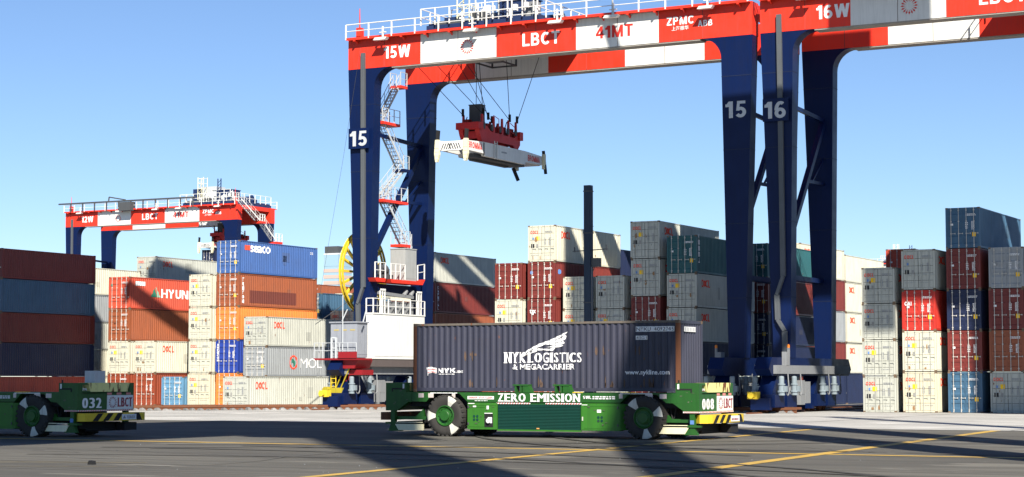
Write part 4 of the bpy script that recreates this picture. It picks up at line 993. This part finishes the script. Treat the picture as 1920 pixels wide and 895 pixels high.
    b = MB(); b.box(9.32, 9.36, -.05, -.014, .72, .88); b.build('handle', BAR, cb2)
    b = MB(); b.box(9.98, 10.16, -.020, -.014, 1.05, 1.17); b.box(9.3, 9.55, -.02, -.014, 1.345, 1.37); b.build('white_sticker', STW, cb2)
    for root, ox in ((cb, 4.27), (cb2, 9.98)):
        for i in range(2):
            for j in range(2):
                b = MB(); y = -.036 if root is cb else -.026; b.lathe([(.0, 0), (.055, 0), (.055, .012)], (ox + .06 + i * .15, y, .72 + j * .14), 'y', 10); b.build('latch', SHUT, root)
    # roller shutter
    b = MB(); n = 17; h = (1.36 - .33) / n
    for k in range(n):
        z = .33 + k * h; b.prism([(.03, z), (-.012, z + h * .15), (-.012, z + h * .8), (.03, z + h)], 'x', 5.45, 9.22)
    b.build('roller_shutter', SHUT, t)
    b = MB(); b.box(7.25, 7.37, -.03, -.012, .36, .40); b.build('shutter_handle', flat('orange_plastic', (.8, .35, .1)), t)
    b = MB(); b.box(5.42, 9.26, -.01, .05, .27, .33); b.build('lower_rail', GRN2, t)
    # lugs on the deck
    for x in (6.15, 8.0):
        b = MB(); b.box(x, x + .72, -.04, .30, 2.12, 2.18); b.box(x + .08, x + .16, -.02, .25, 1.842, 2.12); b.box(x + .33, x + .40, -.02, .25, 1.842, 2.12)
        b.prism([(x + .45, 2.12), (x + .72, 2.12), (x + .85, 1.842), (x + .45, 1.842)], 'y', -.02, .25); b.build('container_guide', GRN, t)
    # hoses, hinges, bolt heads, scuffs
    b = MB()
    for x0 in (1.7, 3.95, 10.9, 13.0):
        for k in range(6): a0, a1 = k / 6, (k + 1) / 6; b.tube((x0 + .25 * a0, .4, 1.3 - .5 * math.sin(math.pi * a0)), (x0 + .25 * a1, .4, 1.3 - .5 * math.sin(math.pi * a1)), .03, 5)
    b.build('hydraulic_hose', BLK, t)['kind'] = 'stuff'
    b = MB()
    for x in [2.5 + .28 * k for k in range(34)]: b.lathe([(0, -.012), (.014, -.012), (.014, 0)], (x, 0, 1.80 if 4.1 < x < 10.9 else 1.825), 'y', 6)
    for x0, x1 in ((4.05, 5.38), (9.3, 10.95)):
        for k in range(6):
            for z in (.36, 1.39): b.lathe([(0, -.008), (.011, -.008), (.011, 0)], (x0 + (x1 - x0) * k / 5, -.02, z), 'y', 6)
    b.build('bolt_heads', DGR, t)['kind'] = 'stuff'
    for x0 in (4.05, 10.9):
        for z in (.5, 1.2): b = MB(); b.box(x0 - .02, x0 + .03, -.045, -.02, z, z + .1); b.build('hinge', DGR, t)
    rg = random.Random(int(num)); gm = paint('dusty_scuff', (.09, .12, .07), .8, .6)
    for k in range(26):
        x = rg.choice((rg.uniform(.1, 1.2), rg.uniform(4.1, 5.3), rg.uniform(9.4, 10.9), rg.uniform(13.5, 14.2))); z = rg.uniform(.38, 1.3) if 4 < x < 11 else rg.uniform(1.2, 2.1)
        poly([(0, .3), (.3, 0), (.8, .1), (1, .6), (.6, 1), (.2, .8)], gm, t, 'Y-', (x, -.035 if 4 < x < 11 else .0, z), rg.uniform(.03, .16), rg.uniform(.015, .08), False, 'scuff', .004)
    b = MB(); b.tube((1.0, .1, 2.24), (1.0, .1, 2.42), .03, 6); b.box(.93, 1.07, .04, .16, 2.42, 2.5); b.tube((13.5, .1, 2.24), (13.5, .1, 2.36), .03, 6); b.build('sensor_post', BLK, t)
    # lettering along the side
    vs, fs = serif('ZERO EMISSION'); place(vs, fs, 'lettering', TXW, t, 'Y-', (5.44, 0, 1.475), 3.78, .33)
    b = MB(); b.box(5.35, 6.95, -.008, .0, 1.375, 1.425); b.box(7.65, 9.28, -.008, .0, 1.375, 1.425); b.build('reflective_strip', STW, t)
    b = MB()
    for x0, n in ((5.36, 13), (7.66, 13)):
        for k in range(n): x = x0 + k * .122; b.add([(x, -.011, 1.378), (x + .05, -.011, 1.378), (x + .10, -.011, 1.422), (x + .05, -.011, 1.422)], [(0, 1, 2, 3)])
    b.build('red_dashes', TXR, t)
    text('SWL', TXW, t, 'Y-', (9.35, 0, 1.60), .38, .12, bold=.04); smallprint(TXW, t, 'Y-', (9.78, 0, 1.57), 1.0, .15, 2, 9, 8)
    b = MB(); b.box(4.0, 5.25, -.008, 0, 1.56, 1.69); b.build('danger_sign', STW, t)
    text('DANGER  STAY CLEAR', TXR, t, 'Y-', (4.06, -.002, 1.595), 1.1, .07, bold=.03); smallprint(TXW, t, 'Y-', (4.35, 0, 1.48), .6, .04, 1, 8, 2)
    b = MB(); 
    for x, w in ((1.62, .26), (2.1, .26), (3.25, .16), (10.95, .16), (12.1, .32), (12.72, .30)): b.box(x, x + w, -.008, 0, 1.62, 1.80)
    b.build('side_sticker', paint('faded_sticker', (.6, .52, .48), .5, .3), t)
    b = MB(); b.box(2.2, 3.5, -.007, 0, 1.80, 1.83); b.box(11, 12.4, -.007, 0, 1.80, 1.83); b.build('white_edge', STW, t)
    b = MB(); 
    for k in range(24): xx = 13.75 + k * .027; b.add([(xx, -.010, 1.067), (xx + .012, -.010, 1.067), (xx + .024, -.010, 1.118), (xx + .012, -.010, 1.118)], [(0, 1, 2, 3)])
    b.build('red_dashes', TXR, t)
    b = MB(); b.box(13.72, 14.39, -.004, .003, 1.065, 1.12); b.build('reflective_strip', STW, t)
    b = MB(); b.box(8.9, 9.25, -.05, .2, 1.842, 1.87); b.box(11.1, 11.7, -.05, .2, 1.842, 1.87); b.build('deck_pad', YEL, t)
    b = MB(); b.box(13.9 + .42, 14.32, -.006, .002, .62, .82) if False else None
    b.box(14.0, 14.16, .03, .05, .62, .78); b.build('blue_sticker', SKY_TX, t)
    return t
agv(-43.7, 70.6, '008', 'green driverless carrier numbered 008 hauling the navy container in the centre')
agv(-67.55, 61.9, '032', 'green driverless carrier numbered 032 in shade at the left edge')
# empty pale load box and grey housing on the second carrier
b = MB(); b.box(0, .5, 0, .7, 0, .5); b.box(.06, .44, -.02, 0, .06, .44); hb_ = b.build('grey_housing', LGR, None, (-53.8, 63.1, 2.24)); tag(hb_, 'small grey housing on top of carrier 032', 'box')

# carried container: long side towards the viewer
def nyk():
    t = container(-42.74, 73.72, 1.86, HC, 'navy', B_, 'dark navy corrugated container with white wing emblem carried by the green vehicle', 'container on the carrier', rz=R(-90), L=12.32)
    text('NYK LOGISTICS', TXW, t, 'X+', (CW, 4.42, 1.22), 3.62, .40, True, bold=.012) if False else None
    vs, fs = serif('NYK'); place(vs, fs, 'lettering', TXW, t, 'X+', (CW, 4.42, 1.20), 1.0, .45, True)
    vs, fs = serif('LOGISTICS'); place(vs, fs, 'lettering', TXW, t, 'X+', (CW, 5.52, 1.22), 2.48, .40, True)
    text('& MEGACARRIER', TXW, t, 'X+', (CW, 4.78, .93), 2.9, .23, True, bold=.03)
    wing = [[(0.0, 0.0), (.06, .12), (.2, .32), (.4, .52), (.62, .66), (.85, .86), (1.0, 1.0), (.93, .87), (.7, .62), (.45, .44), (.25, .26), (.1, .06)],
            [(.92, .85), (.88, .76), (.7, .62), (.55, .5), (.72, .55), (.9, .64), (.94, .7), (.96, .82)],
            [(.55, .5), (.7, .47), (.86, .47), (.93, .55), (.90, .64), (.8, .56)],
            [(.56, .40), (.75, .38), (.88, .42), (.91, .47), (.72, .46)],
            [(.32, .26), (.5, .29), (.68, .25), (.74, .38), (.6, .33), (.45, .34)],
            [(.12, .08), (.18, .24), (.3, .34), (.44, .36), (.36, .24), (.22, .14), (.24, .2), (.34, .29), (.24, .24), (.18, .14)]]
    for w in wing: poly([(a, b_) for a, b_ in w], TXW, t, 'X+', (CW, 5.1, 1.42), 2.28, 1.08, True, 'wing_emblem')
    text('www.nykline.com', TXW, t, 'X+', (CW, 9.95, .66), 1.95, .25, True, bold=.03)
    text('NYK', TXW, t, 'X+', (CW, 1.2, .80), .85, .20, True, bold=.06); text('LINE', TXW, t, 'X+', (CW, 2.08, .80), .36, .1, True)
    smallprint(TXW, t, 'X+', (CW, 1.2, .72), .85, .045, 1, 12, 1, prof=True)
    poly([(0, .9), (.5, .98), (1, .85), (1.0, .25), (.6, .35), (.25, .25), (.22, .0), (.15, 0)], STW, t, 'X+', (CW, .62, .68), .5, .38, True, 'flag_emblem')
    for k in range(2): poly([(.1, 0), (.5, .3), (1, .0), (1, .5), (.5, .8), (.1, .5)], flat('faded_red', (.6, .2, .2)), t, 'X+', (CW, .68, .80 + k * .11), .43, .09, True, 'flag_stripe', .02)
    poly([(0, 0), (1, 0), (1, 1), (0, 1)], STW, t, 'X+', (CW, 10.42, 2.44), 1.70, .21, True, 'white_strip', .010)
    text('NYKU  4092745', TXK, t, 'X+', (CW, 10.45, 2.47), 1.62, .15, True, bold=.0, name='container_number')
    poly([(0, 0), (1, 0), (1, 1), (0, 1)], STW, t, 'X+', (CW, 10.42, 2.12), .50, .16, True, 'white_strip', .010)
    text('45G1', TXK, t, 'X+', (CW, 10.45, 2.145), .44, .11, True, bold=0)
    # number strip on the end wall (faces local +Y)
    b = MB(); b.add([(.75, 12.33, 2.44), (1.95, 12.33, 2.44), (1.95, 12.33, 2.64), (.75, 12.33, 2.64)], [(0, 1, 2, 3)]); b.build('white_strip', STW, t)
    b = MB()
    for k in range(7): b.add([(.82 + k * .16, 12.337, 2.47), (.87 + k * .16, 12.337, 2.47), (.87 + k * .16, 12.337, 2.61), (.82 + k * .16, 12.337, 2.61)], [(0, 1, 2, 3)])
    b.build('small_markings', TXG, t)
    # rusty corner posts
    for y in (-.006, 12.32 - .155):
        b = MB(); b.box(CW - .15, CW + .006, y, y + .162, .12, HC - .12); b.build('rusty_post', RUST, t)
    b = MB(); b.box(CW - .06, CW + .006, .16, 12.16, HC - .1, HC - .01); b.build('scraped_top_rail', paint('scraped_steel', (.14, .12, .10), .6, .6, .5), t)
    rs = random.Random(3); 
    for k in range(34):
        y = rs.choice([5.6, 6.8, 7.3, 8.9, 9.0, 9.9, 2.6, 4.1, 10.7, 11.2]) + rs.uniform(-.5, .5); h = rs.uniform(.12, .5); z = rs.choice([.2, .2, .2, 1.3, 1.5])
        poly([(.3, 0), (.8, .05), (1, .4), (.7, 1), (.45, .7), (.2, .95), (0, .35)], paint('old_rust_stain', (.11, .07, .05), .8, .5), t, 'X+', (CW, y, z), rs.uniform(.04, .12), h, True, 'rust_patch', .004)
nyk()

# ------------------------------------------------------------------ ground, markings, rails
def ground_mat(name, a, b_, sx, sy, fine=1.0, rough=.85):
    m, t, bs = nodes(name)
    n1, mp1 = nz(t, .10, 5, (.5, 1.4, 1)); n2, mp2 = nz(t, 1.0, 4, (sx, sy, 1)); n3, _ = nz(t, 45, 3); n4, _ = nz(t, 1.3, 8)
    r1 = ramp(t, n1.outputs['Fac'], .35, .68); r2 = ramp(t, n2.outputs['Fac'], .4, .72)
    col = mixc(t, r1.outputs[0], a, b_)
    ma = t.nodes.new('ShaderNodeMath'); ma.operation = 'MULTIPLY'; t.links.new(r2.outputs[0], ma.inputs[0]); ma.inputs[1].default_value = .45
    col = mixc(t, ma.outputs[0], col, tuple(c * .62 for c in a))
    r3 = ramp(t, n3.outputs['Fac'], .3, .75, (.75, .75, .75, 1), (1.22, 1.22, 1.22, 1)); col = mixc(t, fine, col, r3.outputs[0], 'MULTIPLY')
    r4 = ramp(t, n4.outputs['Fac'], .62, .68); mm = t.nodes.new('ShaderNodeMath'); mm.operation = 'MULTIPLY'; t.links.new(r4.outputs[0], mm.inputs[0]); mm.inputs[1].default_value = .22
    col = mixc(t, mm.outputs[0], col, tuple(min(1, c * 1.6) for c in a))
    n5, _ = nz(t, 1.0, 3, (.035, 3.2, 1)); r5 = ramp(t, n5.outputs['Fac'], .55, .66); m5 = t.nodes.new('ShaderNodeMath'); m5.operation = 'MULTIPLY'; t.links.new(r5.outputs[0], m5.inputs[0]); m5.inputs[1].default_value = .7
    col = mixc(t, m5.outputs[0], col, tuple(c * .5 for c in a))
    n6, _ = nz(t, .28, 6, (.6, 1.6, 1)); r6 = ramp(t, n6.outputs['Fac'], .60, .64); m6 = t.nodes.new('ShaderNodeMath'); m6.operation = 'MULTIPLY'; t.links.new(r6.outputs[0], m6.inputs[0]); m6.inputs[1].default_value = .6
    col = mixc(t, m6.outputs[0], col, tuple(min(1, c * 1.35) for c in b_))
    n7, _ = nz(t, .9, 2); r7 = ramp(t, n7.outputs['Fac'], .70, .76); m7 = t.nodes.new('ShaderNodeMath'); m7.operation = 'MULTIPLY'; t.links.new(r7.outputs[0], m7.inputs[0]); m7.inputs[1].default_value = .6
    col = mixc(t, m7.outputs[0], col, tuple(c * .35 for c in a))
    t.links.new(col, bs.inputs['Base Color']); bs.inputs['Roughness'].default_value = rough; bs.inputs['Specular IOR Level'].default_value = .25
    bp = t.nodes.new('ShaderNodeBump'); bp.inputs['Strength'].default_value = .35; bp.inputs['Distance'].default_value = .01
    t.links.new(n3.outputs['Fac'], bp.inputs['Height']); t.links.new(bp.outputs[0], bs.inputs['Normal'])
    return m
ASP = ground_mat('asphalt', (.088, .084, .074), (.15, .143, .122), .05, 1.5)
CON = ground_mat('concrete', (.40, .395, .37), (.50, .49, .46), .12, 1.0)
CON2 = ground_mat('yard_paving', (.17, .17, .165), (.24, .235, .23), .3, .3)
def sheet(name, pts, z, mat, kind='structure'):
    b = MB(); b.add([(x, y, z) for x, y in pts], [tuple(range(len(pts)))]); o = b.build(name, mat); o['kind'] = kind; return o
sheet('ground', [(-3000, -600), (2500, -600), (2500, 5000), (-3000, 5000)], 0, ASP)
sheet('concrete_strip', [(-260, 90.5), (160, 90.5), (160, 137), (-260, 137)], .004, CON)
sheet('yard_paving', [(-400, 137.004), (200, 137.004), (200, 620), (-400, 620)], .004, CON2)
# yellow lines with worn paint
def line_mat():
    m, t, bs = nodes('worn_yellow_road_paint')
    n, _ = nz(t, 6, 6); n2, _ = nz(t, .6, 3)
    r = ramp(t, n.outputs['Fac'], .42, .66); r2 = ramp(t, n2.outputs['Fac'], .4, .7)
    ma = t.nodes.new('ShaderNodeMath'); ma.operation = 'MULTIPLY'; t.links.new(r.outputs[0], ma.inputs[0]); t.links.new(r2.outputs[0], ma.inputs[1])
    col = mixc(t, ma.outputs[0], (.52, .33, .06), (.2, .16, .09)); t.links.new(col, bs.inputs['Base Color']); bs.inputs['Roughness'].default_value = .7
    return m
YLN = line_mat()
def stripe(p, q, w, z=.008, mat=None, name='yellow_line'):
    p = Vector(p); q = Vector(q); d = (q - p).normalized(); n = Vector((-d.y, d.x)) * w / 2
    return sheet(name, [tuple(p - n), tuple(q - n), tuple(q + n), tuple(p + n)], z, mat or YLN)
stripe((-140, 59.85), (40, 59.55), .6)
stripe((-26.3, 33), (-31.1, 90.2), .42, .012)
stripe((-19.0, 36), (-22.6, 90.2), .5, .012)
# hatched old marking at lower left
PAL = ground_mat('faded_marking', (.26, .22, .14), (.34, .29, .18), .5, .5)
stripe((-46, 41.6), (-35.6, 44.5), .12, .008, PAL, 'faded_marking'); stripe((-44, 40.4), (-35.6, 44.4), .10, .012, PAL, 'faded_marking'); stripe((-42, 38.9), (-34.8, 42.2), .10, .008, PAL, 'faded_marking')
# pale scrape patches
rs = random.Random(11)
SCR = ground_mat('scrape_marks', (.17, .165, .155), (.2, .195, .18), .2, 2)
for k in range(26):
    x, y = rs.uniform(-48, -15), rs.uniform(41, 68); w = rs.uniform(.3, 2.0); h = rs.uniform(.03, .12)
    sheet('scrape_mark', [(x, y), (x + w, y + rs.uniform(-.1, .1)), (x + w * .9, y + h), (x + .1, y + h)], .016, SCR)
# rubber marks left by turning wheels, and expansion joints in the concrete
TYM = ground_mat('rubber_marks', (.052, .050, .047), (.085, .082, .074), .3, 3)
def arc_mark(cx, cy, r, a0, a1, w, z=.014, mat=None, sq=1.0, name='tyre_mark'):
    b = MB(); n = 26; v = []
    for i in range(n + 1):
        a = R(a0 + (a1 - a0) * i / n)
        for q in (r - w / 2, r + w / 2): v.append((cx + q * math.cos(a), cy + q * math.sin(a) * sq, z))
    b.add(v, [(2 * i, 2 * i + 1, 2 * i + 3, 2 * i + 2) for i in range(n)]); b.build(name, mat or TYM)['kind'] = 'structure'
for k, (cx, cy, r, a0, a1, w) in enumerate(((-40, 20, 34, 40, 95, .3), (-40, 20, 37, 42, 92, .3), (-30, 12, 38, 50, 110, .26), (-60, 95, 44, -70, -25, .3), (-60, 95, 41, -68, -30, .28), (-25, 10, 52, 60, 100, .3), (-10, 90, 32, 200, 250, .3), (-10, 90, 35, 200, 250, .3))):
    arc_mark(cx, cy, r, a0, a1, w, .016 + k * .002)
JNT = flat('joint_filler', (.09, .088, .08), .9)
for k in range(9): stripe((-120 + k * 14, 90.6), (-120 + k * 14, 136.8), .12, .010, JNT, 'expansion_joint')
for y in (99.5, 109.0, 118.5): stripe((-130, y), (20, y), .14, .012, JNT, 'expansion_joint')
for x0, y0, x1, y1 in ((-46, 52, -30, 49), (-30, 49, -22, 53), (-38, 66, -33, 44), (-24, 66, -18, 60)):
    p = (x0, y0)
    for i in range(1, 9):
        q = (x0 + (x1 - x0) * i / 8 + rs.uniform(-.3, .3), y0 + (y1 - y0) * i / 8 + rs.uniform(-.3, .3)); stripe(p, q, .06, .034, JNT, 'crack'); p = q
# transverse rusty rail along the block end with a stony white edge
RP = [(-99.5, 99), (-94.2, 112), (-91.9, 117), (-89.6, 120.6), (-87.0, 123.6), (-83.5, 126.6), (-79.6, 128.2), (-74, 129.0), (-63, 129.3), (-50, 128.6), (-46, 128.4)]
t = thing('steel_rail', (0, 0, 0), 'rusty low rail on a scalloped white base along the block end', 'rail')
for nm, off, z0, w, h in (('rail_head', 0, .30, .16, .14), ('rail_web', 0, .14, .07, .22), ('rail_foot', 0, .02, .3, .05), ('rear_rail', .75, .34, .35, .16)):
    b = MB()
    for (xa, ya), (xb, yb) in zip(RP, RP[1:]):
        d = Vector((xb - xa, yb - ya)).normalized(); n = Vector((-d.y, d.x)) * off
        b.beam((xa + n.x, ya + n.y, z0), (xb + n.x, yb + n.y, z0), w, h)
    b.build(nm, RUST, t)
b = MB(); rr = random.Random(5)
for (xa, ya), (xb, yb) in zip(RP, RP[1:]):
    d = Vector((xb - xa, yb - ya)); L = d.length; d.normalize(); n = Vector((d.y, -d.x)); a = 0
    while a < L - .3:
        w = rr.uniform(.5, .75); p = Vector((xa, ya)) + d * a; q = p + d * w * .55; o1 = n * .25; o2 = n * rr.uniform(.6, .85); hh = rr.uniform(.10, .22)
        v = [(*(p + o1), 0), (*(p + d * w + o1), 0), (*(p + d * w * .8 + o2), 0), (*(p + d * w * .2 + o2), 0), (*(p + d * w * .2 + o1), hh), (*(q + o1), hh * 1.2), (*(q + o2 * .8), hh), (*(p + d * w * .3 + o2 * .8), hh)]
        b.add(v, [(0, 3, 2, 1), (4, 5, 6, 7), (0, 1, 5, 4), (1, 2, 6, 5), (2, 3, 7, 6), (3, 0, 4, 7)]); a += w
sc = b.build('white_base_block', CON2, t); sc['kind'] = 'stuff'
for X in (-83.35, -51.45, -47.95, -16.05):
    t = thing('crane_rail', (X, 124, 0), {-83.35: 'rusty running rail beneath the legs that carry the yellow cable reel', -51.45: 'rusty running rail just behind the front end of the central green vehicle', -47.95: 'rusty running rail under the left-hand legs of the rightmost crane', -16.05: 'rusty running rail beyond the right picture edge'}[X], 'rail', 'running rails of the gantry cranes')
    b = MB(); b.box(-.07, .07, 0, 300, 0.01, .1); b.box(-.14, .14, 0, 300, 0.006, .03); b.build('rail_bar', RUST, t)
# small rubber block at lower left
b = MB(); b.prism([(0, 0), (.20, 0), (.18, .10), (.05, .12), (.01, .06)], 'y', 0, .14); ch = b.build('rubber_chock', BLK, None, (-36.35, 42.8, 0)); tag(ch, 'small black rubber block lying on the asphalt at lower left', 'chock')
b = MB(); rs = random.Random(9)
for k in range(60):
    x, y = rs.uniform(-50, -14), rs.uniform(41, 68); s = rs.uniform(.008, .022); b.box(x, x + s * 1.6, y, y + s, 0, s)
gv = b.build('scattered_grit', GRY); gv['kind'] = 'stuff'

# ------------------------------------------------------------------ steel post with boxes
t = thing('steel_post', (-58.3, 120, 0), 'dark blue square steel post with a cross arm and small box, behind the navy container', 'post')
PST = paint('post_blue', (.016, .032, .06), .5, .3)
b = MB(); b.box(0, .5, 0, .45, 0, 15.75); b.box(.06, .12, -.012, 0, .2, 14.2); b.box(.40, .46, -.012, 0, .2, 14.2); b.build('shaft', PST, t)
b = MB(); b.box(.52, 1.1, .1, .5, 10.1, 10.7); b.tube((.7, .3, 10.1), (.55, .3, 9.8), .03, 5); b.build('junction_box', DGR, t)
b = MB(); b.tube((-.95, .2, 11.2), (1.75, .2, 11.3), .035, 5); b.tube((-.8, .2, 11.15), (-.8, .2, 11.5), .05, 5); b.tube((1.65, .2, 11.2), (1.65, .2, 11.6), .05, 5); b.tube((.5, .2, 12.9), (.65, .2, 12.9), .03, 4); b.tube((.5, .2, 12.6), (.65, .2, 12.6), .03, 4); b.build('cross_arm', DGR, t)
for z in (3.2, 7.6, 12.4, 15.3):
    b = MB(); b.box(-.03, .53, -.03, .48, z, z + .08); b.build('clamp_band', DGR, t)
b = MB(); b.tube((.56, .1, 3), (.56, .1, 10.1), .025, 5); b.build('conduit', GRY, t)

# ------------------------------------------------------------------ distant office towers
GLS = paint('tower_glass', (.30, .45, .55), .15, .1); PNK = paint('tower_pink_stone', (.55, .40, .34), .7, .1); TWH = paint('tower_pale', (.6, .62, .62), .7, .1)
t = thing('office_tower', (-598, 900, 0), 'distant glass and pink banded office tower behind the tall blue container', 'building')
b = MB(); b.box(0, 9.5, 0, 14, 64.5, 71); b.build('glass_top', GLS, t)
me_b = MB(); me_b.box(-.1, 9.6, -.1, 14.1, 0, 1.9); mb1 = me_b.mesh('stone_band', PNK)
me_b = MB(); me_b.box(0, 9.5, 0, 14, 0, 1.5); mg = me_b.mesh('window_band', GLS)
for k in range(19): obj('stone_band', mb1, t, (0, 0, k * 3.4)); obj('window_band', mg, t, (0, 0, k * 3.4 + 1.9))
b = MB(); b.box(-.05, 9.55, -.05, 14.05, 71, 71.6); b.tube((6, 7, 71.6), (8, 7, 75), .12, 5); b.build('roof', TWH, t)
t = thing('office_tower', (-604, 915, 0), 'darker distant tower half hidden by the tall blue container', 'building')
b = MB(); b.box(-4, 6, 0, 12, 0, 73); b.build('wall', TWH, t); b = MB(); b.box(-4, 5, 1, 10, 73, 77); b.build('roof_plant', DGR, t)
for k in range(18):
    b = MB(); b.box(-3.9, 6.1, -.1, 0, 2 + k * 4, 4 + k * 4); b.build('window_band', GLS, t)

# ------------------------------------------------------------------ unseen quay crane members plus added slabs, placed to throw the broad shadows
t = thing('quay_crane_and_shade_slabs', (0, 0, 0), 'unseen quay crane members and added slabs overhead that throw the yard shadows, out of frame', 'crane')
def leg(x, y, h, w=2.3):
    b = MB(); b.box(x - w / 2, x + w / 2, y - .9, y + .9, 0, h); b.build('leg', BLU, t)
leg(2.2, 9.9, 72, 2.4)
leg(-7.6, 52.2, 37, 2.2); leg(-5.0, 58.0, 49, 2.2); leg(10.5, 54.5, 66, .5)  # the slim last one is added to draw a thin streak of shade
b = MB(); b.beam((9.8, 5, 30), (-.8, 42, 62), 1.6, 2.0); b.build('diagonal_brace', BLU, t)
b = MB(); b.box(-30, -27, 0, 44, 46, 49.5); b.box(-17, -14, 4, 58, 46, 49.5)
b.box(-15.8, -15.2, 58, 92, 47, 47.8); b.build('boom_girder', BLU, t)
b = MB(); b.box(-27, -17, 8, 44, 46.5, 50); b.build('girder_shade_fill', DGR, t)  # block added between the girders to fill out their band of shade
HZ = 47.0
def up(c, yg):                      # slab corner at height HZ, traced up the sunlight from its wanted shade
    return (c - .8 * yg - LX / LZ * -HZ * -1, yg - HZ * LY / -LZ)
def up(c, yg):
    k = HZ / -LZ
    return (c - .8 * yg - LX * k, yg - LY * k)
def add_shade_slab(cs, name='shade_slab', h=1.2):  # unseen slab added overhead, outlined by the shade it has to throw
    b = MB(); b.prism([up(c, y) for c, y in cs], 'z', HZ, HZ + h); b.build(name, DGR, t)
add_shade_slab([(41.5, 138.5), (63, 138.5), (60.5, 152), (41.5, 151.5)])
add_shade_slab([(60.5, 148), (68, 148), (68, 166), (60.5, 166)])
add_shade_slab([(64.9, 140.8), (67.4, 140.8), (67.4, 148), (64.9, 148)])
add_shade_slab([(67.4, 142.9), (73, 142.9), (73, 151), (67.4, 151)])
add_shade_slab([(48, 127), (54.3, 127), (54.3, 138.4), (48, 138.4)])
add_shade_slab([(5, 66), (14.6, 66), (14.6, 88), (5, 90)])
add_shade_slab([(73, 133), (95, 133), (95, 155), (73, 155)])
add_shade_slab([(36.3, 119), (39.6, 119), (39.6, 134.2), (36.3, 134.2)])
add_shade_slab([(-42, 60), (-5.4, 60), (-5.4, 152), (-42, 152)])
def arm(xp, y0, z0, slope, y1, dz, name='shade_strip'):
    """unseen overhead strip added to lay a slanting band of shade on a container side"""
    k = 1 / -LZ; q = []
    for y, z in ((y0, z0), (y1, z0 + slope * (y1 - y0)), (y1, z0 + slope * (y1 - y0) + dz), (y0, z0 + dz)):
        gx, gy = xp + LX * k * z, y + LY * k * z
        q.append((gx - LX * k * HZ, gy - LY * k * HZ))
    b = MB(); b.prism(q, 'z', HZ, HZ + .5); b.build(name, DGR, t)
arm(-112.5, 137, 10.1, -.42, 151, 1.3)
arm(-121.1, 151, 10.4, -.16, 167, 3.9)
arm(-93.5, 158, 14.7, -.45, 173, 2.3)
arm(-93.5, 158, 9.6, -.45, 173, 2.9)
arm(-93.5, 158, 17.9, -.45, 173, 4)
b = MB(); b.beam((-66, 130, HZ), (-30, 98, HZ), .6, .6); b.build('tie_bar', DGR, t)  # slim bar added to link the shade slabs and strips
